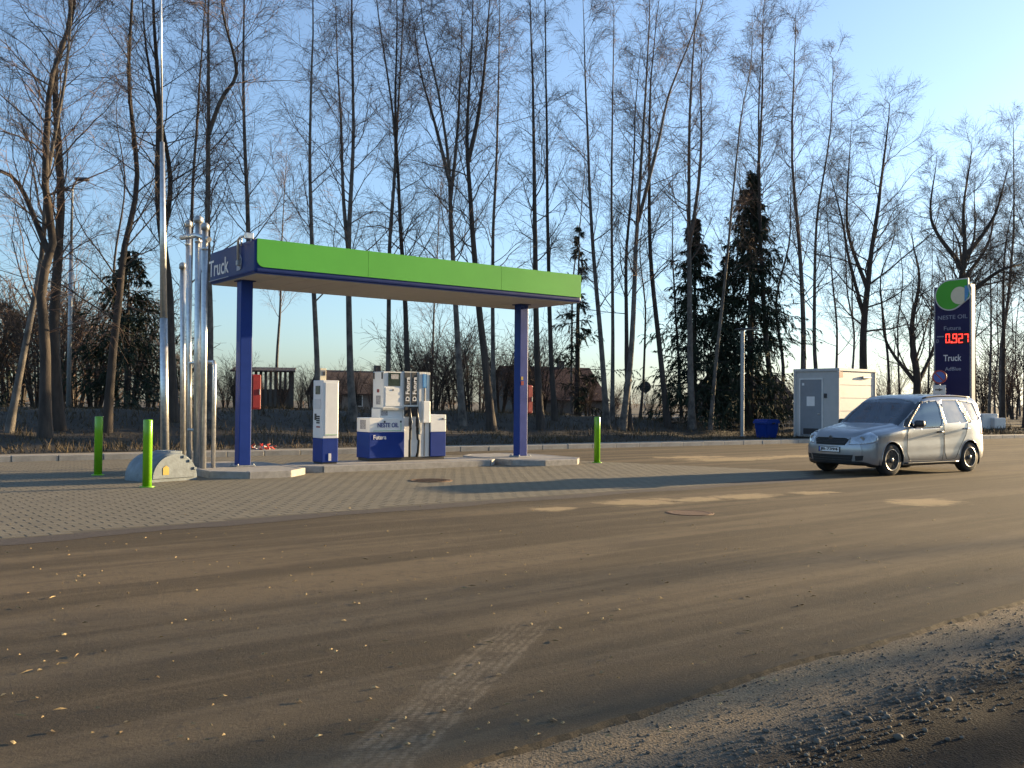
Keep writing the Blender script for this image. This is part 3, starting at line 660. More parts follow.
body.bm.faces.new(rings[0]); body.bm.faces.new(rings[-1][::-1])
body.build('dome', MT['hatch'], hx)
lid = MB(); lid.slab([(x*.90,.07+(z-.05)*.90) for x,z in pr[1:-1]], -.035,-.002); lid = lid.build('lid', MT['hatch'], hx)
MB().b2(-.13,.13,-.02,.5,r_+.01,r_+.075,.015,2).build('hinge_cover', MT['hatch'], hx).location=(.12,.15,0)
for k,(xx,zz) in enumerate(((.18,.44),(.40,.22),(.30,.36))): MB().b2(xx-.03,xx+.03,-.06,-.03,zz-.02,zz+.03,.005).build('clasp', MT['hatch'], hx)
MB().slab([(-.25,.13),(-.13,.13),(-.13,.26),(-.19,.30),(-.25,.26)],-.042,-.034).build('warning_sticker', MT['yellow'], hx)
# ---- tall silver mast
p = G(165,470); ms = tag(empty('flag_mast', (p.x,p.y,0)), 'very tall tapering silver mast behind the domed hatch', 'mast')
lean = lambda z: -.024*z
MB().tube([(lean(z),0,z) for z in (.02,3.2)],[.088,.080],14).build('lower_tube', MT['steel'], ms)
MB().tube([(lean(z),0,z) for z in (3.2,6.95)],[.076,.046],14).build('middle_tube', MT['steel'], ms)
MB().tube([(lean(z),0,z) for z in (6.95,12.2)],[.021,.016],12).build('upper_tube', MT['steel'], ms)
MB().lathe([(.20,.0),(.20,.03),(.12,.035),(.12,.12)],n=20).build('foot', MT['steel_dull'], ms)
MB().lathe([(.02,-.05),(.05,0),(.05,.04),(.0,.08)],(lean(12.2),0,12.2),n=12).build('finial', MT['steel'], ms)
# ---- vent pipes
vp = tag(empty('vent_pipe_cluster', G(196,474)), 'cluster of tall galvanised tank vent pipes with capped tops', 'vent pipes'); vo = Vector(vp.location)
def pz(px,py,y): return AT(px,py,y).z
tops=[]
for (pxb,pyb,pxt,pyt,w_) in ((183.0,467.5,182.8,268,.058),(189.5,470,188.4,226,.058),(196.5,474,198.6,222,.066),(203,475.5,205.2,229,.058)):
    b = G(pxb,pyb); t = AT(pxt,pyt,b.y); b = b-vo; t = t-vo; t.z = t.z
    o = MB().tube([b,t],w_,12).build('pipe', MT['steel'], vp)
    MB().lathe([(w_*1.9,0),(w_*1.9,.012),(w_*1.2,.02)],b,n=14).build('flange', MT['steel_dull'], o)
    cp = MB().lathe([(w_*1.35,0),(w_*1.35,.10),(w_*.7,.14)],t+Vector((0,0,-.02)),n=14).build('vent_cap', MT['steel_dull'], vp)
    if pyt<240: MB().lathe([(w_*1.1,-.42),(w_*1.1,-.36)],t,n=12).build('collar', MT['steel'], o)
    tops.append(t)
MB().tube([tops[1]+Vector((-.12,-.06,-.26)),tops[2]+Vector((0,-.06,-.28)),tops[3]+Vector((.10,-.06,-.22))],.055,8).build('clamp_bar', MT['steel'], vp)
zc = pz(200,430,19.5); MB().tube([(-.28,.35,zc),(.16,-.0,zc)],.03,8).build('clamp_bar', MT['steel_dull'], vp)
b = G(213,474.5); gl = tag(empty('pipe_guard_rail', b), 'low galvanised hoop rail beside the vent pipes', 'guard rail')
zt3 = pz(213,362,b.y); c2 = AT(190,362,b.y+.5)-b
MB().tube([(0,0,0),(0,0,zt3-.06),(-.02,.02,zt3),(c2.x*.5,.25,zt3),(c2.x,.5,zt3),(c2.x,.5,zt3-.5),(c2.x,.5,0)],.042,10).build('hoop', MT['steel'], gl)
for q in ((0,0,0),(c2.x,.5,0)): MB().lathe([(.09,0),(.09,.015),(.05,.02)],q,n=14).build('foot_plate', MT['steel_dull'], gl)
# ---- equipment container
P = G(795,437.5,.13); XW = solve_w(P,NV,838.4); Pc = P+NV*XW; YD = solve_w(Pc,DV,874.5)
HZ = onplane(838,368.5,Pc,DV,NV)[1]
ct = tag(empty('equipment_container', P, -TH), 'white equipment container cabin with grey door', 'container')
MB().b2(0,XW,0,YD,.06,HZ-.06,.01).build('wall_core', MT['container'], ct)
MB().b2(.03,XW-.03,.03,YD-.03,-.02,.06).build('skid', MT['dark'], ct)
for (x,y) in ((0,0),(XW,0),(0,YD),(XW,YD)): MB().b2(x-.05,x+.05,y-.05,y+.05,.02,HZ-.05,.012).build('corner_post', MT['container'], ct)
rf = MB().b2(-.06,XW+.06,-.06,YD+.06,HZ-.10,HZ+.02,.02,2).build('roof', MT['container'], ct)
npl = 5
for k in range(npl):
    z0 = .08+k*(HZ-.2)/npl; MB().b2(XW-.002,XW+.018,.06,YD-.06,z0,z0+(HZ-.2)/npl-.012,.005).build('wall_panel', MT['container'], ct)
fl = lambda px,py: onplane(px,py,P,NV,DV)
dx0,dz0 = fl(800.5,434); dx1,dz1 = fl(822,379.5)
fr = MB()
for q in ((dx0-.06,dx0,.06,2.2),(dx1,dx1+.06,.06,2.2)): fr.b2(q[0],q[1],-.03,.004,q[2],dz1+.06)
fr.b2(dx0-.06,dx1+.06,-.028,.004,dz1+.002,dz1+.062); fr.build('door_frame', MT['offwhite'], ct)
dr = MB().b2(dx0+.004,dx1-.004,-.022,.004,.10,dz1-.004,.006).build('door', MT['door_grey'], ct)
MB().b2(dx1-.16,dx1-.06,-.075,-.022,.98,1.02,.008).build('handle', MT['steel'], dr)
a_,b_2 = fl(807,406); c_,d_ = fl(815,396.5); MB().b2(a_,c_,-.026,-.021,b_2,d_).build('paper_notice', MT['paper'], dr)
a_,b_2 = fl(802.5,385.5); c_,d_ = fl(804.5,383); MB().b2(a_,c_,-.026,-.021,b_2,d_).build('small_sticker', MT['paper'], dr)
MB().b2(dx0+.15,dx1-.15,-.028,-.02,.16,.40,.004).build('vent_grille', MT['charcoal'], dr)
a_,b_2 = fl(824.5,398); c_,d_ = fl(827,393.5); MB().b2(a_,c_,-.06,.004,b_2,d_,.01).build('entry_keypad', MT['charcoal'], ct)
MB().b2(XW+.05,XW+.058,-.04,.22,HZ-.36,HZ-.12).build('red_sign', MT['red'], ct)
MB().b2(XW+.015,XW+.10,YD*.62,YD*.85,HZ-.36,HZ-.27,.015).build('wall_lamp', MT['steel_dull'], ct)
# ---- lamp post beside the container
b = G(742,437,.12); lp = tag(empty('yard_lamp', b), 'grey yard lamp post with flat head beside the blue bin', 'lamp post')
hp = AT(742,330,b.y).z-.12
MB().b2(-.07,.07,-.07,.07,.02,hp,.01).build('pole', MT['steel_dull'], lp)
MB().box((0,0,.02),(.26,.26,.05),.006).build('base_plate', MT['steel_dull'], lp)
ld = MB().box((.18,-.05,hp+.05),(.95,.30,.07),.02,Matrix.Rotation(R(-4),3,'Y')).build('lamp_head', MT['charcoal'], lp)
MB().box((.30,-.05,hp+.015),(.55,.22,.02),.004,Matrix.Rotation(R(-4),3,'Y')).build('lens', MT['offwhite'], ld)
MB().box((0,0,hp+.0),(.12,.12,.08),.01).build('bracket', MT['steel_dull'], lp)
# ---- blue bin
b = G(766.5,437.8,.125); bn = tag(empty('grit_bin', b, PHI), 'dark blue plastic grit bin on the kerb strip', 'bin')
bb = MB(); w0,w1 = .33,.40
vs3 = [bb.bm.verts.new(q) for q in [(-w0,-.26,.0),(w0,-.26,.0),(w0,.26,.0),(-w0,.26,.0),(-w1,-.32,.58),(w1,-.32,.58),(w1,.32,.58),(-w1,.32,.58)]]
for f in ((3,2,1,0),(4,5,6,7),(0,1,5,4),(1,2,6,5),(2,3,7,6),(3,0,4,7)): bb.bm.faces.new([vs3[i] for i in f])
bmesh.ops.bevel(bb.bm, geom=bb.bm.edges[:], offset=.03, segments=2, affect='EDGES'); bb.build('tub', MT['blue'], bn)
ld = MB(); ld.slab([(-.43,.585),(.43,.585),(.42,.66),(.30,.76),(-.30,.76),(-.42,.66)],-.35,.35); ld.build('lid', MT['blue'], bn)
MB().box((0,-.36,.60),(.18,.03,.05),.01).build('handle', MT['dark'], bn)
# ---- price totem
ty = 46.0; pL = AT(934,400,ty); zg = .25
Pt = Vector((pL.x,ty,zg)); tW = solve_w(Pt,NV,970.5); tz = onplane(950,279,Pt,NV,DV)[1]
tm = tag(empty('price_totem', Pt, -TH), 'tall navy price totem with red digits and green leaf emblem', 'price sign')
tp = lambda px,py: onplane(px,py,Pt,NV,DV)
zsh = tp(971,284)[1]
MB().b2(.03,tW-.03,0,.34,.10,zsh,.015).build('panel', MT['totem_navy'], tm)
for x in (0,tW-.035): MB().b2(x,x+.06,-.02,.36,-.1,zsh+.02,.012).build('edge_rail', MT['steel_dull'], tm)
MB().b2(-.1,tW+.1,-.1,.46,-.5,.06,.02).build('foundation', MT['concrete'], tm)
MB().b2(tW+.028,tW+.05,.02,.32,.3,zsh-.1).build('side_panel', MT['navy'], tm)
def arc(cx,cz,r,a0,a1,n=24): return [(cx+r*math.cos(R(a0+(a1-a0)*k/n)),cz+r*math.sin(R(a0+(a1-a0)*k/n))) for k in range(n+1)]
cx,cz = tp(950.2,295.2); rr = abs(tp(950.2,281)[1]-cz); xr,zt4 = tp(967.6,279.2)
xr2,zr2 = tp(970.2,297)
def leaf(g):
    q = arc(cx,cz,rr+g,90,305); return q+[(xr2+g*.7-.05,zr2-g*.8),(xr2+g,zr2+.12),(xr+g+.02,cz+.35),(xr+g,zt4+g),(xr-.25,cz+rr+g+.005)]
MB().slab(leaf(.06),-.045,.0).build('emblem_border', MT['offwhite'], tm)
em = MB().slab(leaf(0),-.062,-.04).build('emblem', MT['green'], tm)
ccx,ccz = tp(960,295.5); cr = abs(tp(960,286.8)[1]-ccz); xcut = tp(965.2,290)[0]
q = [(x,z) for x,z in arc(ccx,ccz,cr,0,360,40)[:-1] if x<xcut]
am = math.degrees(math.acos(min(1,(xcut-ccx)/cr))); q = arc(ccx,ccz,cr,am,360-am,30)
MB().slab(q,-.072,-.058).build('emblem_disc', MT['cream'], em)
MB().slab([(xcut+.01,ccz-cr*.75),(xr2-.05,ccz-.05),(xr2-.03,ccz+.2),(xr+.0,ccz+cr*1.05),(xcut+.01,ccz+cr*1.05)],-.071,-.0585).build('emblem_stripe', MT['lightblue'], em)
def tl(body,m_,px0,px1,py0,py1,bold=0.0):
    x0,z0 = tp(px0,py1); x1,_z = tp(px1,py0); z1 = tp(px0,py0)[1]
    lettering(body,m_,tm,lambda a,b,c:(x0+(x1-x0)*a,-.004-c,z0+(z1-z0)*b),bold=bold)
tl('NESTE OIL',MT['text_grey'],938,967.5,316,320,.004)
tl('Futura',MT['text_grey'],944,961,326.5,330.5,.004)
tl('Truck',MT['text_white'],943.5,961.5,355,361.3,.012)
tl('AdBlue',MT['text_grey'],945,961,367.2,370.8,.01)
tl('D',MT['text_grey'],936.6,938.8,339.5,343,.01)
MB().b2(tp(937,336)[0],tp(944,336)[0],-.008,.002,tp(938,337.3)[1],tp(938,336.3)[1]).build('small_line', MT['text_grey'], tm)
MT['led'] = emis('red_led', (1,.03,.02), 1.7)
SEG = {'0':'abcdef','9':'abcdfg','2':'abged','7':'abc'}
def digit(ch,px0,px1,py0,py1):
    x0,z0 = tp(px0,py1); x1,_ = tp(px1,py1); z1 = tp(px0,py0)[1]; t = (x1-x0)*.19; zm_ = (z0+z1)/2; sl = .03
    S = {'a':(x0,x1,z1-t,z1),'d':(x0,x1,z0,z0+t),'g':(x0,x1,zm_-t/2,zm_+t/2),'f':(x0,x0+t,zm_+t/2,z1-t),'e':(x0,x0+t,z0+t,zm_-t/2),'b':(x1-t,x1,zm_+t/2,z1-t),'c':(x1-t,x1,z0+t,zm_-t/2)}
    mb = MB()
    for k in SEG[ch]:
        q = S[k]; mb.b2(q[0]+.004,q[1]-.004,-.03,-.004,q[2]+.003,q[3]-.003)
    mb.build('led_digit', MT['led'], tm)
MB().b2(tp(945,340)[0],tp(969.4,340)[0],-.012,.002,tp(950,344.5)[1],tp(950,332.5)[1]).build('led_display', MT['dark'], tm)
for ch,a,b in (('0',945.8,950.0),('9',952.8,957.2),('2',958.6,963),('7',964.4,968.7)): digit(ch,a,b,334,343)
x_,z_ = tp(951.6,343); MB().b2(x_-.03,x_+.05,-.03,-.004,z_,z_+.08).build('led_point', MT['led'], tm)
# ---- no parking sign in front of the totem
b = AT(939.5,400,43.0); sg = tag(empty('no_parking_sign', (b.x,43.0,.2), -R(38)), 'round red and blue no parking sign with white plate', 'traffic sign')
cz = AT(939,377,43).z-.2; sr = .31
MB().tube([(0,.03,-.05),(0,.03,cz+.2)],.032,10).build('post', MT['steel_dull'], sg)
MB().lathe([(sr,-.012),(sr,.012)],(0,-.02,cz),'Y',36).build('disc', MT['red'], sg)
MT['sign_blue'] = pm('sign_blue',(.03,.09,.36),.4)
MB().lathe([(sr*.78,-.020),(sr*.78,-.010)],(0,-.02,cz),'Y',36).build('field', MT['sign_blue'], sg)
MB().box((0,-.043,cz),(sr*1.5,.008,sr*.17),0,Matrix.Rotation(R(45),3,'Y')).build('slash', MT['red'], sg)
pl = MB().b2(-.27,.27,-.025,-.01,cz-.78,cz-.36,.006).build('plate', MT['offwhite'], sg)
MB().slab([(-.18,cz-.60),(-.02,cz-.60),(-.02,cz-.64),(.16,cz-.57),(-.02,cz-.50),(-.02,cz-.54),(-.18,cz-.54)],-.030,-.0245).build('arrow', MT['charcoal'], pl)
# ---- crumpled barrier tape on the kerb
b = G(268,449.5,.125); tpz = tag(empty('crumpled_tape', b), 'small heap of crumpled red and white barrier tape on the kerb', 'litter'); tpz.scale = (.75,.7,.6)
for k in range(14):
    q = [Vector((random.uniform(-.45,.30),random.uniform(-.12,.12),.02))]
    for i in range(4): q.append(q[-1]+Vector((random.uniform(-.16,.16),random.uniform(-.06,.06),random.uniform(-.03,.12))))
    for v in q: v.z = max(.015,min(v.z,.26))
    MB().tube(q,[.012,.028,.02,.03,.01],4).build('tape_strip', MT['red_plastic'] if k%3 else MT['paper'], tpz)
# ------------------------------------------------------------------ silver car
MT['silver'] = pm('silver_paint', (.30,.31,.325), .30, metal=.6, var=.03, scale=3, coat=.6)
MT['panel_grey'] = pm('window_panel', (.42,.42,.415), .16, metal=.2, var=.03, scale=3)
MT['car_glass'] = glass('car_glass', (.42,.46,.48), .10)
MT['lamp_glass'] = pm('headlight', (.42,.46,.50), .10, metal=.45, var=.25, scale=9, coat=1)
MT['tail_red'] = pm('tail_lamp', (.35,.02,.015), .12, coat=1)
MT['trim'] = pm('black_trim', (.02,.02,.022), .4, var=.2)
MT['interior'] = pm('car_interior', (.05,.05,.052), .8, var=.2)
MT['seat_grey'] = pm('seat_fabric', (.20,.205,.21), .9, var=.2, scale=20)
MT['rim'] = pm('hubcap', (.20,.20,.20), .4, metal=.5, var=.1)
MT['tyre'] = pm('tyre', (.017,.017,.017), .8, var=.3, scale=40)
def herm(x, xs, ys):                                            # smooth interpolation, monotone-ish
    xs = np.array(xs,float); ys = np.array(ys,float); d = np.diff(ys)/np.diff(xs); m_ = np.zeros(len(xs)); m_[1:-1] = np.where(d[1:]*d[:-1]>0, 2*d[1:]*d[:-1]/(d[1:]+d[:-1]+1e-12), 0); m_[0]=d[0]; m_[-1]=d[-1]
    i = np.clip(np.searchsorted(xs,x,side='right')-1,0,len(xs)-2); h = xs[i+1]-xs[i]; t = (x-xs[i])/h
    return (2*t**3-3*t**2+1)*ys[i]+(t**3-2*t**2+t)*h*m_[i]+(-2*t**3+3*t**2)*ys[i+1]+(t**3-t**2)*h*m_[i+1]
LEN = 4.2; XFW, XRW = .86, 3.47; XO = (XFW+XRW)/2; WRAD = .315; ARCH = .365
xs = np.concatenate([[0,.004,.012,.025,.042,.06,.08],np.arange(.10,4.10,.0165),[4.105,4.12,4.135,4.15,4.165,4.178,4.188,4.195,4.2]])
prof = lambda X,Y: herm(xs,X,Y)
zt = prof([0,.03,.10,.25,.5,.9,1.15,1.32,1.6,1.86,2.02,2.3,2.7,3.2,3.6,3.85,3.97,4.06,4.14,4.2],[.735,.775,.815,.865,.925,.985,1.02,1.12,1.315,1.485,1.56,1.612,1.640,1.645,1.632,1.610,1.575,1.42,1.16,.92])
zsh = prof([0,.2,.5,.9,1.2,1.6,2.2,3,3.7,4.05,4.2],[.66,.775,.845,.895,.925,.955,.985,1.02,1.05,1.03,.84])
wsh = prof([0,.1,.25,.5,.9,1.5,2.5,3.5,3.95,4.1,4.2],[.60,.69,.745,.785,.808,.82,.825,.815,.785,.745,.68])
wl = prof([0,.05,.15,.35,.8,1.4,2.6,3.5,3.9,4.1,4.2],[.66,.73,.78,.82,.84,.836,.836,.842,.82,.775,.70])
wr = prof([0,.3,.9,1.15,1.45,1.9,2.4,3.4,3.85,4.05,4.2],[.47,.56,.66,.71,.71,.675,.660,.645,.630,.63,.60])
dzr = prof([0,.5,1.1,1.5,2,3,3.8,4.2],[.03,.03,.035,.04,.065,.075,.07,.03])
zbt = prof([0,.15,.4,1.2,3,3.8,4.2],[.26,.215,.19,.185,.195,.225,.30])
zr_ = zt-dzr; lerp = lambda a,b,t: a+(b-a)*t
zmid = zbt+.62*(zsh-zbt)
ctl = np.stack([np.stack([0*xs,zbt],-1),np.stack([.7*wl,zbt],-1),np.stack([.965*wl,zbt+.012],-1),np.stack([wl-.006,zbt+.09],-1),np.stack([wl,lerp(zbt,zmid,.65)],-1),np.stack([wl-.006,zmid+.03],-1),np.stack([wsh,zsh],-1),
  np.stack([lerp(wsh,wr,.42)+.012,lerp(zsh,zr_,.45)],-1),np.stack([wr+.012,zr_-.012],-1),np.stack([wr-.035,zr_+lerp(0,dzr,.42)],-1),np.stack([wr*.55,zr_+dzr*.82],-1),np.stack([0*xs,zt],-1)],1)   # stations x control x (y,z)
K = ctl.shape[1]; per = [6,5,6,10,10,12,14,14,6,8,9]
ext = np.concatenate([ctl[:,:1]*np.array([-1,1])+0, ctl, ctl[:,-1:]*1],1); ext[:,0] = ctl[:,1]*np.array([-1,1]); ext[:,-1] = ctl[:,-2]*np.array([-1,1])
cols=[]; srail=None; sshoulder=None; cnt=0
for k in range(K-1):
    p0,p1,p2,p3 = ext[:,k],ext[:,k+1],ext[:,k+2],ext[:,k+3]
    if k==6: sshoulder = cnt
    if k==8: srail = cnt
    d1 = np.linalg.norm(p2-p1,axis=1,keepdims=True)+1e-6; da = np.linalg.norm(p1-p0,axis=1,keepdims=True)+1e-6; db = np.linalg.norm(p3-p2,axis=1,keepdims=True)+1e-6
    m1 = ((p1-p0)/da*d1+(p2-p1)*(da/d1))/(da/d1+1) ; m2 = ((p3-p2)/db*d1+(p2-p1)*(db/d1))/(db/d1+1)
    m1 = ((p2-p1)/d1*da+(p1-p0)/da*d1)/(da+d1)*d1; m2 = ((p3-p2)/db*d1+(p2-p1)/d1*db)/(d1+db)*d1
    for j in range(per[k]):
        t = j/per[k]; cols.append((2*t**3-3*t**2+1)*p1+(t**3-2*t**2+t)*m1+(-2*t**3+3*t**2)*p2+(t**3-t**2)*m2); cnt += 1
cols.append(ext[:,K]); half = np.stack(cols,1)                                  # (nx, ns, 2)
nx,ns = half.shape[:2]
def deform(xb,y,z):
    ff = np.clip(1-xb/.95,0,1)**2; sl = np.where(z>.5,.11*((z-.5)/.3)**2,.05*((.5-z)/.3)**2)
    fr_ = np.clip((xb-3.5)/.7,0,1)**2
    return xb+.27*(np.abs(y)/.8)**2.2*ff+sl*np.clip(1-xb/.3,0,1)**2 - .09*(np.abs(y)/.8)**2*fr_ - .05*np.clip((z-.55)/.4,0,1)*np.clip((xb-4.0)/.2,0,1)
full = np.concatenate([half*np.array([1,1]), (half*np.array([-1,1]))[:,1:-1][:,::-1]],1)   # closed ring: left side up, then right side down
nf = full.shape[1]
XB = np.repeat(xs[:,None],nf,1); YY = full[:,:,0].copy(); ZZ = full[:,:,1].copy()
sidx = np.concatenate([np.arange(ns),np.arange(ns-2,0,-1)])
# snap a rim of vertices to the wheel arch circles
for xw in (XFW,XRW):
    dx = XB-xw; dz = ZZ-WRAD; rr_ = np.hypot(dx,dz); near_ = (np.abs(rr_-ARCH)<.011)&(np.abs(YY)>.5)
    f_ = np.where(near_,ARCH/np.maximum(rr_,1e-6),1); XB = np.where(near_,xw+dx*f_,XB); ZZ = np.where(near_,WRAD+dz*f_,ZZ)
XD = deform(XB,YY,ZZ)
PTS = np.stack([XO-XD, YY, ZZ],-1)
ii = np.arange(nx-1)[:,None]; jj = np.arange(nf)[None,:]; j2 = (jj+1)%nf
Qd = np.stack([ii*nf+jj, ii*nf+j2, (ii+1)*nf+j2, (ii+1)*nf+jj],-1).reshape(-1,4)
allv = PTS.reshape(-1,3)
# caps
def cap(st, first, flip):
    rows = [s for s in range(ns) if half[st,s,1]>half[st,0,1]+.012]
    nc = 56; us_ = np.linspace(-1,1,nc); V=[]; 
    for s in rows:
        y = us_*half[st,s,0]; z = np.full(nc,half[st,s,1]); V.append(np.stack([XO-deform(np.full(nc,xs[st]),y,z),y,z],-1))
    V = np.array(V); nr = len(rows); i_ = np.arange(nr-1)[:,None]; j_ = np.arange(nc-1)[None,:]
    q = np.stack([i_*nc+j_,i_*nc+j_+1,(i_+1)*nc+j_+1,(i_+1)*nc+j_],-1).reshape(-1,4)+first
    if flip: q = q[:,::-1]
    return V.reshape(-1,3), q
cv,cq = cap(0,len(allv),False); cv2,cq2 = cap(nx-1,len(allv)+len(cv),True)
_n = lambda v,q: np.cross(v[q[:,2]]-v[q[:,0]],v[q[:,3]]-v[q[:,1]]).sum(0)
_up = _n(allv,Qd.reshape(nx-1,nf,4)[nx//2,ns-3:ns-1])[2]>0       # orientation of the lofted skin
if (_n(np.concatenate([allv,cv]),cq)[0]>0)!=_up: cq = cq[:,::-1]
if (_n(np.concatenate([allv,cv,cv2]),cq2)[0]<0)!=_up: cq2 = cq2[:,::-1]
nside = len(Qd)
allv = np.concatenate([allv,cv,cv2]); Qd = np.concatenate([Qd,cq,cq2])
fxb = np.concatenate([XB.reshape(-1),np.zeros(len(cv)),np.full(len(cv2),4.2)])[Qd].mean(1)
fc = allv[Qd].mean(1); fy = np.abs(fc[:,1]); fz = fc[:,2]
fs = np.full(len(Qd),-1); fs[:nside] = np.repeat(np.minimum(sidx,sidx[np.arange(1,nf+1)%nf])[None,:],nx-1,0).ravel()
def inpoly(x,y,pl):
    r = np.zeros(x.shape,bool); j = len(pl)-1
    for i in range(len(pl)):
        xi,yi = pl[i]; xj,yj = pl[j]; r ^= ((yi>y)!=(yj>y)) & (x<(xj-xi)*(y-yi)/(yj-yi+1e-12)+xi); j=i
    return r
side = (fs>=sshoulder-8)&(fs<srail+2)&(fy>.45)
cls = np.zeros(len(Qd),int)                                    # 0 body
W_FRONT=[(1.43,.985),(1.55,1.095),(1.93,1.415),(2.05,1.465),(2.40,1.495),(2.47,1.475),(2.50,1.40),(2.52,1.10),(2.49,1.00),(2.40,.955),(1.95,.93),(1.58,.94)]
W_REAR=[(2.66,1.05),(2.62,1.20),(2.62,1.46),(2.68,1.50),(3.20,1.50),(3.40,1.08),(3.37,1.055)]
W_QTR=[(3.35,1.485),(3.55,1.09),(3.88,1.10),(3.90,1.17),(3.78,1.46)]
P_BLK=[(3.22,1.505),(3.34,1.490),(3.55,1.06),(3.42,1.04)]
P_A=[(1.27,.97),(1.43,.95),(1.56,1.07),(2.00,1.43),(2.05,1.475),(2.02,1.50),(1.86,1.42),(1.6,1.235),(1.36,1.07)]
cls[side&inpoly(fxb,fz,P_A)] = 5
cls[side&inpoly(fxb,fz,P_BLK)] = 5
cls[side&inpoly(fxb,fz,W_FRONT)] = 1
cls[side&inpoly(fxb,fz,W_REAR)] = 2
cls[side&inpoly(fxb,fz,W_QTR)] = 3
top = fs>=srail+4
cls[top&(fxb>1.17)&(fxb<1.96-.10*(fy/.6)**2)] = 4
cls[(fs>=srail-1)&(fs<srail+4)&(fxb>1.19)&(fxb<1.94)] = 4
cls[top&(fxb>3.985)&(fxb<4.13)&(fy<.55)] = 6
q_ = fy+.95*fxb
hl = (fxb<.62)&(q_>.43)&(q_<1.13)&(fz>.615+.075*(q_-.43)+.25*np.clip(q_-1.0,0,1))&(fz<.735+.23*(q_-.43)-.9*np.clip(q_-1.0,0,1)**1.0)&(fy>.40)
cls[hl] = 7
cls[(fxb>3.93)&(fy>.56)&(fz>.80)&(fz<1.16)&(fs>=0)&(fs<srail)] = 8
arch = np.zeros(len(Qd),bool)
for xw in (XFW,XRW): arch |= (np.hypot(fxb-xw,fz-WRAD)<ARCH-.001)&(fy>.45)
under = (fz<.215)&(fy<.70)
cls[arch] = 9
cls[(fs>=0)&(fs<12)&~arch] = 5
# vertex normals of the whole skin
fn = np.cross(allv[Qd[:,2]]-allv[Qd[:,0]],allv[Qd[:,3]]-allv[Qd[:,1]]); vn = np.zeros_like(allv)
for k in range(4): np.add.at(vn,Qd[:,k],fn)
vn /= (np.linalg.norm(vn,axis=1,keepdims=True)+1e-9)
if vn[np.argmax(allv[:,2])][2]<0: vn = -vn; Qd = Qd[:,::-1]
def skin(name, m, sel, off, parent, flip=False, rim=0.0):
    q = Qd[sel]; u,inv = np.unique(q.ravel(),return_inverse=True); q2 = inv.reshape(-1,4); v = allv[u]+vn[u]*off
    if flip: q2 = q2[:,::-1]
    if rim:                                                    # give the piece an edge: skirt towards the inside
        e = np.concatenate([q2[:,[0,1]],q2[:,[1,2]],q2[:,[2,3]],q2[:,[3,0]]]); key = np.sort(e,1); _,idx,c = np.unique(key,axis=0,return_index=True,return_counts=True); be = e[idx[c==1]]
        w_ = v-vn[u]*rim; n0 = len(v); v = np.concatenate([v,w_]); q2 = np.concatenate([q2,np.stack([be[:,1],be[:,0],be[:,0]+n0,be[:,1]+n0],-1)])
    return link(name, npmesh(name,v,q2), m, parent, smooth=True)
cf = G(888,475.6); 
cr = G(972,475.6)
HEAD = Vector((-.845,-.535,0)).normalized(); CSC = 1.075
lft = Vector((-HEAD.y,HEAD.x,0))
cpos = Vector((cf.x,cf.y,0)) - HEAD*(XO-XFW)*CSC - lft*.74*CSC
car = tag(empty('hatchback_car', (cpos.x,cpos.y,0), math.atan2(HEAD.y,HEAD.x)), 'silver compact car parked facing the pumps, seen from its front', 'car'); car.scale = (CSC,)*3
body = skin('body', MT['silver'], cls==0, 0, car, rim=.02)
skin('headliner', MT['interior'], (cls==0)|(cls==5), -.026, car, flip=True)
skin('pillar_trim', MT['trim'], cls==5, -.002, car, rim=.02)
for s_ in (1,-1):
    sd = fc[:,1]*s_>0
    skin('window', MT['car_glass'], (cls==1)&sd, -.008, car)
    w_ = skin('window', MT['panel_grey'], (cls==2)&sd, -.007, car); w_['label'] = 'pale blanked rear side window'
    w_ = skin('window', MT['panel_grey'], (cls==3)&sd, -.007, car); w_['label'] = 'pale blanked quarter window'
    hl_ = skin('headlight', MT['lamp_glass'], (cls==7)&sd, .003, car, rim=.03)
    skin('tail_lamp', MT['tail_red'], (cls==8)&sd, .004, car, rim=.03)
skin('windscreen', MT['car_glass'], cls==4, -.006, car)
skin('rear_window', MT['car_glass'], cls==6, -.006, car)
# helpers on the skin
def sy(xb,z):
    i = int(np.argmin(np.abs(xs-xb))); r = half[i,12:srail+4]; o_ = np.argsort(r[:,1]); return float(np.interp(z,r[o_,1],r[o_,0]))
def front_piece(name, poly, m, off, parent, thick=.02, n=26, lab=None):   # polygon (y,z) laid on the nose
    ys_ = [p[0] for p in poly]; zs_ = [p[1] for p in poly]; mb = bmesh.new()
    base = mb.faces.new([mb.verts.new((0,y,z)) for y,z in poly])
    for k in range(1,n):                                        # slice it so that it can follow the curve
        y = min(ys_)+(max(ys_)-min(ys_))*k/n; bmesh.ops.bisect_plane(mb, geom=mb.verts[:]+mb.edges[:]+mb.faces[:], plane_co=(0,y,0), plane_no=(0,1,0))
    r_ = bmesh.ops.extrude_face_region(mb, geom=mb.faces[:]); ev = {v for v in r_['geom'] if isinstance(v,bmesh.types.BMVert)}
    for v in mb.verts:
        xb = float(deform(np.array(0.0),np.array(v.co.y),np.array(v.co.z))); v.co.x = XO-xb+(off if v in ev else off-thick)
    bmesh.ops.recalc_face_normals(mb, faces=mb.faces[:]); me = bpy.data.meshes.new(name); mb.to_mesh(me); mb.free()
    o = link(name, me, m, parent)
    return o
gr = front_piece('grille', [(-.405,.715),(-.345,.600),(.345,.600),(.405,.715),(.37,.737),(-.37,.737)], MT['rubber'], .010, car)
for k in range(3): z = .640+k*.028; front_piece('grille_bar', [(-.36,z),(.36,z),(.36,z+.008),(-.36,z+.008)], MT['charcoal'], .016, gr, .008)
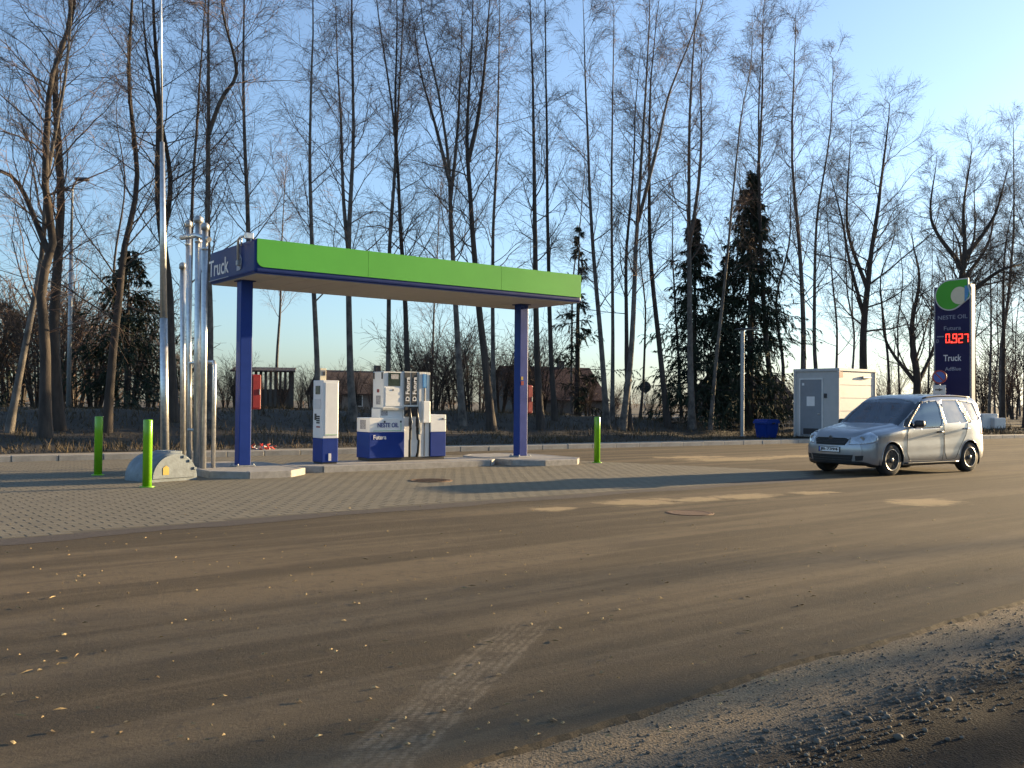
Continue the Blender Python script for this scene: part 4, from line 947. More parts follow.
front_piece('chrome_strip', [(-.42,.752),(-.40,.715),(-.375,.725),(-.35,.737),(.35,.737),(.375,.725),(.40,.715),(.42,.752),(.36,.757),(-.36,.757)], MT['silver'], .014, gr, .02)
bx_ = XO-float(deform(np.array(0.),np.array(0.),np.array(.745)))
MB().lathe([(.048,0),(.048,.014),(.038,.018)],(bx_+.002,0,.742),'X',20).build('badge', MT['rim'], car)
MB().lathe([(.036,0),(.034,.004)],(bx_+.019,0,.742),'X',16).build('badge_centre', MT['charcoal'], car)
pt_ = front_piece('number_plate', [(-.26,.455),(.26,.455),(.26,.565),(-.26,.565)], MT['dark'], .022, car, .02, 4)
pf = front_piece('plate_field', [(-.245,.467),(.25,.467),(.25,.553),(-.245,.553)], MT['paper'], .026, pt_, .006, 4)
front_piece('plate_band', [(-.245,.467),(-.205,.467),(-.205,.553),(-.245,.553)], MT['sign_blue'], .028, pt_, .006, 2)
px_ = lambda y,z: XO-float(deform(np.array(0.),np.array(y),np.array(z)))
lettering('JB-7394', MT['dark'], pt_, lambda a,b,c: (px_(0,.51)+.029-.004+c, -.19+.42*a, .477+.066*b), bold=.015)
front_piece('lower_intake', [(-.50,.41),(-.46,.265),(.46,.265),(.50,.41)], MT['rubber'], .006, car)
for k in range(2): z = .30+k*.045; front_piece('intake_bar', [(-.46,z),(.46,z),(.46,z+.01),(-.46,z+.01)], MT['charcoal'], .012, car, .008)
for s_ in (1,-1): front_piece('fog_intake', [(s_*.535,.295),(s_*.655,.31),(s_*.675,.405),(s_*.535,.395)], MT['rubber'], .006, car, .03, 8)
front_piece('splitter', [(-.60,.268),(-.60,.232),(.60,.232),(.60,.268)], MT['trim'], .004, car, .02)
# headlight inner lamp
for s_ in (1,-1):
    y=.60; z=.72; MB().lathe([(.055,0),(.06,.02),(.05,.05)],(px_(y,z)-.075,s_*y,z),'X',18).build('lamp_reflector', MT['rim'], car)
# seams, handles, mirrors, trims on both sides
for s_ in (1,-1):
    def sp_(x,z,o=.001): return (XO-float(deform(np.array(x),np.array(sy(x,z)),np.array(z))), s_*(sy(x,z)+o), z)
    def seam(pts): 
        out=[]
        for (x0,z0),(x1,z1) in zip(pts,pts[1:]):
            for k in range(8): t=k/8; out.append(sp_(x0+(x1-x0)*t,z0+(z1-z0)*t))
        out.append(sp_(*pts[-1])); MB().tube(out,.0055,4,False).build('door_seam', MT['trim'], car)
    seam([(1.46,.97),(1.36,.86),(1.33,.45),(1.42,.28),(2.50,.27),(2.56,.60),(2.57,1.02),(2.55,1.44)])
    seam([(2.57,.98),(2.58,.42),(2.66,.28),(2.95,.30),(3.12,.55),(3.32,.78),(3.42,1.04)])
    seam([(2.58,.98),(2.62,1.44)])
    for hx_,hz_ in ((2.42,.855),(3.33,.915)):
        y0 = sy(hx_,hz_)
        h = MB(); h.tube([(XO-hx_+.09,s_*(y0-.005),hz_),(XO-hx_+.06,s_*(y0+.032),hz_),(XO-hx_-.06,s_*(y0+.032),hz_+.004),(XO-hx_-.09,s_*(y0-.005),hz_)],[.014,.017,.017,.014],8)
        h.build('door_handle', MT['silver'] if hx_>3 else MT['charcoal'], car)
    my = sy(1.55,.97)
    mr = MB().box((XO-1.60,s_*(my+.115),1.03),(.13,.20,.135),.045,Matrix.Rotation(s_*R(8),3,'Z'),3).build('wing_mirror', MT['trim'], car, smooth=True)
    MB().tube([(XO-1.58,s_*(my-.02),.965),(XO-1.58,s_*(my+.07),.985)],.025,8).build('mirror_arm', MT['trim'], mr)
    MB().box((XO-1.672,s_*(my+.118),1.03),(.008,.16,.10),.0,Matrix.Rotation(s_*R(8),3,'Z')).build('mirror_glass', MT['window_dark'], mr)
    b1 = [sp_(x,.945+.012*(x-1.5)) for x in np.linspace(1.56,2.50,12)]
    MB().tube(b1,.008,5).build('window_trim', MT['trim'], car)
    sk = [sp_(x,.235,.004) for x in np.linspace(1.26,3.06,16)]
    MB().tube(sk,.018,6).build('sill_trim', MT['trim'], car)
    rl = [(XO-x,s_*(float(np.interp(x,xs,wr))-.02),float(np.interp(x,xs,zr_))+.035) for x in np.linspace(2.1,3.8,14)]
    MB().tube(rl,.012,6).build('roof_seam', MT['trim'], car)
    for xw in (XFW,XRW):                                       # wheel housing and arch lip
        ho = MB(); rings=[]
        for y,r_ in ((sy(xw,.74)-.012,ARCH+.0),(.60,ARCH+.002),(.48,ARCH-.02)):
            rings.append([ho.bm.verts.new((XO-xw+r_*math.cos(a),s_*y,WRAD+r_*math.sin(a))) for a in [R(-25)+R(230)*k/28 for k in range(29)]])
        for a,b in zip(rings,rings[1:]):
            for k in range(28): ho.bm.faces.new((a[k],a[k+1],b[k+1],b[k])).smooth=True
        ho.bm.faces.new(rings[-1]); ho.build('wheel_housing', MT['trim'], car)
        lip=[]
        for k in range(33):
            a = R(-12)+R(204)*k/32; x = xw-ARCH*math.cos(a); z = WRAD+ARCH*math.sin(a)
            if z<.24: continue
            lip.append((XO-float(deform(np.array(x),np.array(sy(x,z)),np.array(z))),s_*(sy(x,z)+.001),z))
        MB().tube(lip,.009,6).build('arch_lip', MT['silver'], car)
        wy = s_*.735
        tr = MB().lathe([(.20,-.095),(.285,-.10),(.308,-.085),(.315,-.06),(.315,.06),(.308,.085),(.285,.10),(.20,.095)],(XO-xw,wy,WRAD),'Y',40).build('wheel', MT['tyre'], car)
        MB().lathe([(.215,-.05),(.222,.088),(.205,.098),(.195,.072),(.02,.070)] if s_>0 else [(.215,.05),(.222,-.088),(.205,-.098),(.195,-.072),(.02,-.070)],(XO-xw,wy,WRAD),'Y',36).build('rim', MT['trim'], tr)
        for k in range(7):
            a = 2*math.pi*k/7+.2; rm = Matrix.Rotation(a,3,'Y'); c_ = rm@Vector((.118,0,0))
            MB().box((XO-xw+c_.x,wy+s_*.084,WRAD+c_.z),(.165,.022,.050),.008,rm).build('spoke', MT['rim'], tr)
        MB().lathe([(.045,0),(.042,s_*.022),(.02,s_*.028)],(XO-xw,wy+s_*.085,WRAD),'Y',18).build('hub_cap', MT['rim'], tr)
        MB().lathe([(.218,0),(.218,s_*.006),(.195,s_*.008),(.195,0)],(XO-xw,wy+s_*.094,WRAD),'Y',36,cap=False).build('rim_edge', MT['rim'], tr)
# underside, interior
MB().b2(XO-3.95,XO-.30,-.56,.56,.20,.24).build('floor_pan', MT['trim'], car)
MB().b2(XO-1.62,XO-1.15,-.66,.66,.62,.955,.05,2).build('dashboard', MT['interior'], car)
sw = MB(); sw.tube([(XO-1.68+.18*.35*math.sin(a),.34+.18*math.cos(a),.97+.18*.93*math.sin(a)) for a in [2*math.pi*k/20 for k in range(21)]],.014,6,False); sw.build('steering_wheel', MT['interior'], car)
for y in (.34,-.34):
    st = MB(); st.box((XO-2.25,y,.55),(.52,.48,.16),.05,None,2); st.box((XO-2.52,y,.86),(.14,.46,.62),.05,Matrix.Rotation(R(-14),3,'Y'),2); st = st.build('seat', MT['seat_grey'], car, smooth=True)
    MB().box((XO-2.62,y,1.26),(.10,.27,.20),.04,Matrix.Rotation(R(-10),3,'Y'),2).build('headrest', MT['seat_grey'], st, smooth=True)
MB().b2(XO-2.72,XO-2.70,-.68,.68,.4,1.45).build('bulkhead', MT['interior'], car)
MB().tube([(XO-1.24,-.5,.985),(XO-1.20,.05,1.0)],.009,5).build('wiper', MT['trim'], car)
MB().tube([(XO-1.27,.05,.99),(XO-1.22,.60,.985)],.009,5).build('wiper', MT['trim'], car)
# ------------------------------------------------------------------ trees
def tubes(P, Rd, sides):
    """P (K,n,3) paths, Rd (K,n) radii -> verts, quads"""
    K_,n,_ = P.shape; T = np.gradient(P,axis=1); T /= np.linalg.norm(T,axis=2,keepdims=True)+1e-9
    ref = np.where(np.abs(T[:,:1,2:3])<.8, np.array([0,0,1.]), np.array([1.,0,0])); ref = np.repeat(ref,n,1)
    U_ = np.cross(T,ref); U_ /= np.linalg.norm(U_,axis=2,keepdims=True)+1e-9; V_ = np.cross(T,U_)
    a = np.arange(sides)*2*math.pi/sides
    v = P[:,:,None,:]+Rd[:,:,None,None]*(np.cos(a)[None,None,:,None]*U_[:,:,None,:]+np.sin(a)[None,None,:,None]*V_[:,:,None,:])
    b = (np.arange(K_)*n*sides)[:,None,None]+(np.arange(n-1)*sides)[None,:,None]; j = np.arange(sides)[None,None,:]; j2 = (j+1)%sides
    q = np.stack([b+j,b+j2,b+sides+j2,b+sides+j],-1).reshape(-1,4)
    return v.reshape(-1,3), q
def join(parts):
    V=[];Q=[];n=0
    for v,q in parts: V.append(v); Q.append(q+n); n+=len(v)
    return np.concatenate(V),np.concatenate(Q)
def resample(pts, n):
    pts = np.asarray(pts,float); d = np.concatenate([[0],np.cumsum(np.linalg.norm(np.diff(pts,axis=0),axis=1))]); t = np.linspace(0,d[-1],n)
    out = np.stack([herm(t,d+np.arange(len(d))*1e-6,pts[:,k]) for k in range(3)],-1); return out
def sprout(rg, P, Rd, count, tr, ang, length, n, up=0.0, droop=0.0, noise=.12, rfac=.5, rmin=.004, rmax=9, tpow=1.0, side_bias=None):
    K_,m,_ = P.shape; idx = np.repeat(np.arange(K_),count); N_ = len(idx)
    u = (np.tile((np.arange(count)+.5)/count,K_)+rg.uniform(-.5,.5,N_)/count); t = tr[0]+(tr[1]-tr[0])*np.clip(u,0,1)**tpow
    f = np.clip(t*(m-1),0,m-1.001); i = f.astype(int); w = (f-i)[:,None]
    pos = P[idx,i]*(1-w)+P[idx,i+1]*w; T = P[idx,i+1]-P[idx,i]; T /= np.linalg.norm(T,axis=1,keepdims=True)+1e-9
    rp = Rd[idx,i]*(1-w[:,0])+Rd[idx,i+1]*w[:,0]
    q = rg.normal(size=(N_,3)); q -= (q*T).sum(1,keepdims=True)*T; q /= np.linalg.norm(q,axis=1,keepdims=True)+1e-9
    a = (ang[0]+rg.normal(0,1,N_)*ang[1])[:,None]; d = np.cos(a)*T+np.sin(a)*q
    pl = np.linalg.norm(np.diff(P,axis=1),axis=2).sum(1)[idx]; L = length(t,pl)*rg.uniform(.6,1.25,N_)
    r0_ = np.clip(rp*rfac*rg.uniform(.7,1.15,N_),rmin,rmax)
    out = np.empty((N_,n,3)); out[:,0] = pos
    for k in range(1,n):
        s = k/(n-1); d = d+rg.normal(0,noise,(N_,3)); d[:,2] += up*(1-s)-droop*s; d /= np.linalg.norm(d,axis=1,keepdims=True)+1e-9
        pos = pos+d*(L/(n-1))[:,None]; out[:,k] = pos
    rad = np.maximum(r0_[:,None]*(1-.78*np.linspace(0,1,n))[None,:], rmin*.6)
    return out, rad, t
KIND = {
 'birch': dict(bark='bark_birch',twig='twig',L1=(40,(.30,.985),(.82,.18),lambda t,pl: 4.0*(1-.80*t)+.35, .10,.05),L2=10,L3=7,t0=.3),
 'alder': dict(bark='bark_dark',twig='twig_dark',L1=(36,(.32,.985),(.88,.2),lambda t,pl: 3.6*(1-.78*t)+.35, .10,.04),L2=10,L3=6,t0=.3),
 'broad': dict(bark='bark_dark',twig='twig_dark',L1=(34,(.30,.985),(.95,.22),lambda t,pl: pl*.44*(1-.66*t)+.3, .11,.03),L2=11,L3=8,t0=.3),
}
NT = 0
def grow_tree(name, paths, rad0, kind, seed, base, dens=1.0, lsc=1.0, t0=None, bark=None):
    """paths: list of world polylines (the first is the main stem)"""
    rg = np.random.default_rng(seed); k = KIND[kind]; base = np.array(base)
    trunk=[]; crown=[]; stems=[]
    for pi,p in enumerate(paths):
        n = 22 if pi==0 else 16; q = resample(p,n)-base
        wob = np.cumsum(rg.normal(0,.010,(n,3)),0)*np.array([1,1,0])*np.linspace(0,1,n)[:,None]; q = q+wob
        r0_ = rad0 if pi==0 else rad0*(.46 if kind=='broad' else .58); s = np.linspace(0,1,n); rr_ = r0_*(1-s)**1.05*.97+.008
        if pi==0: rr_ = rr_*(1+.45*np.exp(-s*28))
        trunk.append(tubes(q[None],rr_[None],11 if pi==0 else 8)); stems.append((q,rr_))
    for pi,(q,rr_) in enumerate(stems):
        c,tr,an,ln,up,dr = k['L1']; c = max(6,int(c*dens*(1 if pi==0 else .5))); tr_ = (t0 if (t0 is not None and pi==0) else (tr[0] if pi==0 else .25), tr[1])
        P1,R1,t1 = sprout(rg,q[None],rr_[None],c,tr_,an,lambda t,pl: ln(t,pl)*lsc,8,up=up,droop=dr,noise=.13,rfac=.34,rmin=.008,rmax=.075 if kind=='broad' else .027)
        P2,R2,t2 = sprout(rg,P1,R1,k['L2'],(.18,.98),(.62,.2),lambda t,pl: pl*.46*(1-.5*t)+.16,5,up=.05,droop=.05,noise=.16,rfac=.55,rmin=.006,rmax=.016)
        P3,R3,t3 = sprout(rg,P2,R2,k['L3'],(.15,1.0),(.60,.25),lambda t,pl: pl*.52*(1-.35*t)+.16,3,up=.0,droop=.30 if kind=='birch' else .04,noise=.18,rfac=.6,rmin=.0042,rmax=.0065)
        crown += [tubes(P1,R1,4),tubes(P2,R2,3),tubes(P3,R3,3)]
        if kind=='broad':
            pass
    e = empty(name, base)
    v,q = join(trunk); link('trunk', npmesh('trunk',v,q), MT[bark or k['bark']], e, smooth=True)
    v,q = join(crown); link('crown', npmesh('crown',v,q), MT[k['twig']], e)
    return e
def px_path(pts, y, top=None, jit=0.0):
    out = [AT(a,b,y) for a,b in pts]
    if top:
        d = (out[-1]-out[-2]); d = d/max(d.z,.1); d.x *= .5; out.append(out[-1]+d*max(.6,top-out[-1].z))
    return out
TREES = [
# name, label, kind, off behind kerb, base radius, [main path px bottom->top], extra stems, total height, density, length, t0
('birch_tree','pale leaning birch farthest along the bank from the totem','birch',4.6,.13,[(8,440),(22,350),(37,265),(52,175),(66,70),(74,-20)],[],15.5,1,1,.2),
('alder_tree','thick dark bare tree beside the street lamp, trunk bent outwards','alder',4.0,.21,[(45,440),(43,350),(45,290),(50,240),(54,190),(56,100),(56,0)],[[(45,255),(30,215),(18,180),(0,170)]],16.5,.9,1.15,.35),
('alder_tree','straight dark bare tree in front of the street lamp','alder',5.6,.24,[(58,440),(57,340),(57,200),(60,80),(62,-10)],[],17.5,.9,1.15,.38),
('alder_tree','slender tree leaning over the young spruce','alder',5.2,.17,[(106,440),(114,360),(126,270),(130,180),(134,80),(141,-10)],[],17,1,1,.25),
('alder_tree','dark trunk directly behind the tall silver mast','alder',7.0,.24,[(173,440),(171,370),(166,290),(160,200),(157,100),(154,-5)],[[(163,240),(162,180),(160,60)]],18,1,1.0,.4),
('birch_tree','thin tree behind the vent pipes','birch',9.0,.12,[(186,440),(187,330),(189,200),(194,100),(202,-5)],[],18,.8,.9,.3),
('birch_tree','forked tree behind the vent pipe tops, one limb kinked outwards','birch',7.2,.18,[(209,440),(209,330),(210,230),(209,120),(206,0)],[[(211,135),(222,100),(236,78),(243,40)]],18.5,1,1,.35),
('birch_tree','straight tree rising behind the canopy end with the writing','birch',8.0,.15,[(249,440),(250,330),(247,230),(245,100),(243,-5)],[],19,.9,.9,.4),
('birch_tree','straight birch behind the payment terminal','birch',6.5,.13,[(319,440),(317,370),(314,250),(309,140),(307,-5)],[],18.5,.85,.9,.3),
('birch_tree','one of two close stems between terminal and dispenser, thicker stem','birch',7.6,.17,[(354,440),(350,370),(349,250),(351,130),(355,-5)],[[(352,255),(342,200),(336,110),(331,40)]],19,1,.95,.3),
('birch_tree','pale-barked birch right behind the dispenser display','birch',9.0,.13,[(387,440),(388,370),(391,250),(394,150),(402,-5)],[[(392,235),(397,150),(392,90),(384,20)]],20,.9,.9,.3),
('alder_tree','dark tree behind the dispenser hoses','alder',8.2,.15,[(411,440),(408,370),(404,290),(399,200),(397,100),(398,20)],[],18.5,.9,.9,.35),
('birch_tree','wide forking birch just past the dispenser','birch',7.4,.17,[(463,440),(457,330),(452,230),(448,160),(440,100),(424,30)],[[(450,200),(456,130),(460,60)],[(449,180),(434,120),(420,70)]],18,1.1,1.1,.33),
('alder_tree','bent dark tree between dispenser and sticker column','alder',5.8,.20,[(492,440),(486,370),(478,300),(470,200),(466,130),(470,40)],[[(468,160),(478,110),(487,30)]],18.5,1.05,1,.38),
('birch_tree','thin upright tree over the middle of the canopy roof','birch',11.0,.13,[(494,440),(493,350),(493,250),(497,150),(500,0)],[],20.5,.8,.9,.3),
('alder_tree','straight dark trunk just behind the sticker column','alder',6.4,.18,[(541,440),(537,350),(535,230),(534,100),(532,0)],[],19,.9,.85,.38),
('alder_tree','slim trunk beyond the red box of the sticker column','alder',8.6,.14,[(555,440),(551,350),(548,230),(546,100),(545,0)],[],20.5,.85,.85,.38),
('birch_tree','leaning tree in front of the red roofed house','birch',8.2,.16,[(607,440),(602,360),(594,250),(588,150),(584,40)],[],19.5,.9,.9,.32),
('birch_tree','thin tree behind the lone green bollard','birch',10.5,.12,[(612,438),(613,350),(612,230),(611,120),(612,20)],[],20,.8,.8,.3),
('birch_tree','tall birch in the clump beyond the lone bollard, leaning to the lamp post','birch',6.4,.17,[(622,440),(631,350),(638,240),(645,140),(652,20)],[[(640,220),(655,150),(672,90),(694,20)]],20,1.05,1,.35),
('alder_tree','dark stem in the clump beyond the lone bollard','alder',7.0,.14,[(630,438),(626,350),(627,260),(632,180),(636,110)],[],16,.8,.8,.35),
('alder_tree','lean trunk on the open side of the spruces','alder',8.0,.17,[(668,440),(660,350),(652,260),(648,180),(652,90),(660,20)],[],20,.95,.9,.38),
('birch_tree','tall birch rising through the first spruce','birch',7.5,.19,[(692,440),(690,340),(690,230),(692,120),(698,10)],[[(691,250),(700,170),(706,60)]],21.5,1.1,.95,.4),
('birch_tree','pale slanting birch crossing in front of the tall spruce','birch',6.8,.11,[(710,432),(716,370),(724,280),(732,190),(742,110),(752,60)],[],19,.8,.8,.4),
('birch_tree','reddish topped birch behind the tall spruce','birch',9.5,.18,[(748,440),(752,330),(756,220),(760,110),(766,10)],[],21.5,1.25,.95,.42),
('alder_tree','dark trunk between tall spruce and container','alder',7.4,.18,[(776,440),(768,350),(760,250),(757,180),(764,90)],[],19.5,1,.9,.4),
('birch_tree','tree directly over the container door','birch',8.0,.19,[(803,440),(804,350),(797,250),(790,150),(792,25)],[],19.6,1.2,.9,.36),
('birch_tree','slim bare tree over the container roof','birch',10.0,.15,[(822,440),(815,340),(818,230),(828,130),(832,60)],[],17.6,1.15,.9,.36),
('broad_tree','big bare tree rising behind the container corner','broad',7.5,.30,[(866,440),(862,340),(866,270),(876,200),(884,110)],[[(864,320),(845,240),(840,170)],[(866,290),(852,220),(858,130)]],15.0,1.15,.66,.36),
('broad_tree','low spreading bare tree between container and totem','broad',11.0,.34,[(914,440),(916,385),(912,330),(916,280),(912,235)],[[(915,385),(890,345),(872,300)],[(916,385),(938,350),(948,300)]],9.5,.9,.85,.2),
('broad_tree','round crowned bare tree behind the totem','broad',13.0,.42,[(955,440),(958,330),(962,255),(968,200),(974,145)],[[(962,270),(935,215),(932,170)],[(963,260),(1000,210),(1012,170)],[(960,300),(1000,270),(1030,262)]],15.0,1.4,.66,.35),
('alder_tree','bare tree past the totem, pale stems beside it','alder',14.0,.20,[(1003,440),(1002,340),(1008,250),(1014,190)],[],14,1.2,1,.25),
('birch_tree','slender birch past the totem','birch',18.0,.13,[(989,430),(990,340),(992,270),(996,215)],[],14,.9,.9,.3),
('alder_tree','bare tree farthest past the totem','alder',10.0,.22,[(1026,440),(1025,340),(1030,260),(1034,180)],[],15,1.2,1,.25),
]
STOCK = {}
for i,(nm,lab,kind,off,rb_,path,extra,H,dn,ls,t0) in enumerate(TREES):
    y = kerb_y(path[0][0])+off
    main = px_path(path,y,H); b0 = main[0]; g0 = float(bank(b0.x,y)); main[0] = Vector((b0.x,y,g0-.12))
    main = [main[0]]+[p for p in main[1:] if p.z>g0+.4]
    # a little depth so that no tree is flat
    rr2 = random.Random(i*7+1)
    for j,p in enumerate(main): p.y += (j/len(main))*rr2.uniform(-1.2,1.2)
    ex=[]
    for q in extra:
        w_ = px_path(q,y); w_ = [w_[0]]+[p+Vector((0,rr2.uniform(-.8,.8)*(k+1),0)) for k,p in enumerate(w_[1:])]
        d = (w_[-1]-w_[-2]).normalized(); w_.append(w_[-1]+Vector((d.x*1.2,d.y,.9 if kind=='broad' else 2.2)))
        # root the limb on the main stem
        zz = w_[0].z; k = min(range(len(main)-1), key=lambda j: 0 if main[j].z<=zz<=main[j+1].z else 9+abs(main[j].z-zz)); A_,B_ = main[k],main[k+1]; f_ = max(0,min(1,(zz-A_.z)/(B_.z-A_.z+1e-6))); w_[0] = A_.lerp(B_,f_); ex.append(w_)
    e = grow_tree(nm,[main]+ex,rb_*.76,kind,100+i,(main[0].x,main[0].y,g0),dn*.92,ls,t0*.80)
    tag(e,lab,'tree','bare trees in the row behind the kerb'); STOCK[i]=e
# ---- spruces
def spruce(name, base, H, rad, seed, droop=.35, dens=1.0, ragged=.25):
    rg = np.random.default_rng(seed); e = empty(name, base)
    st = np.array([[0,0,-.1],[0,0,H*.5],[0.05,0,H]]); q = resample(st,10); s = np.linspace(0,1,10)
    tk = tubes(q[None],(H*.016*(1-s)+.012)[None],9)
    q2 = resample(st,30)[None]; r2 = np.full((1,30),.05)
    c = int(H*15*dens)
    P1,R1,t1 = sprout(rg,q2,r2,c,(.07,.985),(1.62,.10),lambda t,pl: rad*np.clip((1-t)**.85,.03,1)*(1-ragged+2*ragged*rg.random(len(t))),7,up=-.10,droop=-.10,noise=.05,rfac=.5,rmin=.012)
    P2,R2,t2 = sprout(rg,P1,R1,13,(.12,1.0),(.85,.25),lambda t,pl: pl*.30*(1-.6*t)+.18,4,up=-.05,droop=droop,noise=.10,rfac=.4,rmin=.006)
    vb,qb = join([tk,tubes(P1,R1,4)]); link('trunk', npmesh('trunk',vb,qb), MT['bark_dark'], e, smooth=True)
    # needle sprays: short spiky leaf faces around each twig
    A = P2[:,:-1].reshape(-1,3); B = P2[:,1:].reshape(-1,3); k_ = 6
    A = np.repeat(A,k_,0); B = np.repeat(B,k_,0); n_ = len(A); d = B-A; L = np.linalg.norm(d,axis=1,keepdims=True)+1e-9
    side_ = np.cross(d/L,rg.normal(size=(n_,3))); side_ /= np.linalg.norm(side_,axis=1,keepdims=True)+1e-9
    o = A+d*rg.random((n_,1)); w_ = rg.uniform(.025,.065,(n_,1)); tip = o+d/L*rg.uniform(.06,.20,(n_,1))+side_*w_*1.1-np.array([0,0,.06])
    V = np.stack([o-side_*w_*.35,o+side_*w_*.55,tip],1).reshape(-1,3)
    link('crown', npmesh('crown',V,None,np.arange(n_*3).reshape(-1,3)), MT['needles'], e)
    return e
def sp_at(px, pyTop, off, rad, seed, label, dens=1.0, rg_=.25, droop=.35):
    y = kerb_y(px)+off; b = AT(px,430,y); g0 = float(bank(b.x,y)); H = AT(px,pyTop,y).z-g0
    e = spruce('spruce_tree',(b.x,y,g0-.05),H,rad,seed,droop,dens,rg_); return tag(e,label,'tree','spruces among the bare trees')
SP = [sp_at(126,246,14,3.4,1,'young spruce standing by itself beside the leaning tree behind the mast',1.0),
 sp_at(694,215,10,2.9,2,'ragged dark spruce nearer the lone bollard',1.15,.42,.55),
 sp_at(750,168,8.5,3.1,3,'tallest dark spruce beside the yard lamp',1.5,.32,.5),
 sp_at(725,250,12,2.0,4,'shorter spruce wedged between the two dark spruces',.9,.45,.5),
 sp_at(577,222,16,2.0,5,'thin-topped small conifer in front of the red roofed house',.28,.6,.3),
 sp_at(2,300,22,3.4,6,'dark conifer at the end of the thicket past the street lamp',.7,.35,.3)]
# ---- bare shrubs behind the trees
def shrub(name, base, H, W, seed, stems=9, mat_='twig_dark', l3=5):
    rg = np.random.default_rng(seed); P0=[];R0=[]
    for k in range(stems):
        a = rg.uniform(0,6.28); tip = np.array([math.cos(a)*W*rg.uniform(.2,.9),math.sin(a)*W*rg.uniform(.2,.9),H*rg.uniform(.6,.95)]); b = np.array([math.cos(a)*.12,math.sin(a)*.12,-.08])
        P0.append(resample([b,tip*np.array([.35,.35,.5]),tip],9)); R0.append(np.linspace(.03,.008,9))
    P0 = np.array(P0); R0 = np.array(R0)
    P1,R1,_ = sprout(rg,P0,R0,10,(.1,1),(.6,.2),lambda t,pl: pl*.45*(1-.5*t)+.15,6,up=.1,noise=.18,rfac=.6,rmin=.008)
    P2,R2,_ = sprout(rg,P1,R1,l3,(.1,1),(.6,.25),lambda t,pl: pl*.55*(1-.4*t)+.12,4,up=.06,noise=.2,rfac=.6,rmin=.0075)
    e = empty(name, base)
    v,q = tubes(P0,R0,5); link('stems', npmesh('stems',v,q), MT['bark_dark'], e)
    v,q = join([tubes(P1,R1,3),tubes(P2,R2,3)]); link('crown', npmesh('crown',v,q), MT[mat_], e)
    return e
sh_src = [shrub('bare_shrub',(0,0,0),3.2,1.7,300+k,10,m_,6) for k,m_ in enumerate(('twig','twig_dark','twig'))]
SH = [# px, off, scale, label
 (282,20,1.05,0),(300,22,.95,1),(372,24,1.0,2),(420,20,1.15,1),(440,24,1.1,0),(515,21,1.1,1),(560,13,.8,2),(580,19,1.0,0),(650,24,.9,1),(690,18,.8,2),(735,17,.9,0),(775,20,1.0,1),(225,22,1.1,2),(180,21,1.2,0),(150,24,1.5,1),(95,24,1.9,0),(40,20,2.1,2),(15,26,2.4,0),(75,28,2.3,2),(-15,18,2.0,1),(105,30,2.2,2),(340,26,1.0,0),(400,27,1.1,2),(480,26,1.2,0),(845,16,.9,1),(890,18,1.1,2),(925,22,1.2,0),(985,26,1.6,1),(1015,22,1.7,0),(1005,34,2.0,2),(955,30,1.6,1)]
SHL = ['bare shrub beside the slatted shed','smaller bare shrub next to the one by the slatted shed','bare shrub behind the dispenser side of the terminal','dark shrub behind the dispenser hoses','bushy shrub behind the dispenser side cabinet','dark shrub behind the bent tree near the sticker column','small shrub in front of the red roofed house','shrub beside the red roofed house','low shrub behind the round road sign','low shrub behind the ragged spruce','shrub between the two dark spruces and the small house','shrub behind the blue grit bin','shrub behind the column beside the vent pipes','shrub behind the tall silver mast','tall shrub between mast and young spruce','tall brown shrub in front of the young spruce','tall brown shrub beside the street lamp pole','very tall brown shrub at the dark conifer','tall brown shrub behind the street lamp pole','tall shrub at the foot of the pale leaning birch','tall shrub behind the young spruce','shrub behind the payment terminal','tall shrub behind the dispenser display','shrub under the middle of the canopy','low shrub behind the container','shrub at the low spreading tree','shrub between low spreading tree and totem','tall shrub behind the slender birch past the totem','tall shrub behind the bare tree past the totem','tallest shrub past the totem, behind the pale blocks','tall shrub directly behind the totem']
XSH = [(235,17,1.25,1),(262,27,1.3,0),(310,17,1.0,0),(330,20,1.15,2),(355,18,1.05,1),(388,18,1.2,0),(405,16,1.25,1),(432,15,1.35,2),(455,18,1.5,1),(470,15,1.2,0),(500,17,1.45,2),(525,15,1.3,0),(540,18,1.5,1),(588,16,1.25,2),(612,20,1.0,0),(670,20,1.0,1),(708,21,1.1,0),(790,17,1.1,2),(128,18,1.7,0),(60,17,1.6,1)]
near_th = lambda px: min([(235,'vent pipes column'),(262,'slatted shed'),(310,'payment terminal'),(360,'thicker close stem'),(395,'pale-barked birch'),(432,'dispenser'),(462,'wide forking birch'),(500,'bent dark tree'),(534,'sticker column'),(588,'leaning tree by the red roof'),(612,'lone bollard'),(670,'lean trunk'),(708,'ragged spruce'),(790,'container'),(128,'young spruce'),(60,'street lamp')],key=lambda q:abs(q[0]-px))[1]
for j,(px,off,sc_,k) in enumerate(SH+XSH):
    sc_ *= .58 if 195<px<400 else .92 if px<545 and px>=400 else .62 if 545<=px<810 else 1
    y = kerb_y(px)+off; b = AT(px,420,y); e = copy_tree(sh_src[k])
    e.location = (b.x,y,float(bank(b.x,y))); e.rotation_euler = (0,0,j*1.7); e.scale = (sc_,sc_,sc_*(1 if sc_<1.5 else .95))
    tag(e, SHL[j] if j<len(SHL) else ('taller' if sc_>1 else 'lower')+' shrub '+('in front of' if off<18 else 'beyond')+' the thicket near the '+near_th(px), 'shrub', 'bare shrubs in the thicket beyond the trees')
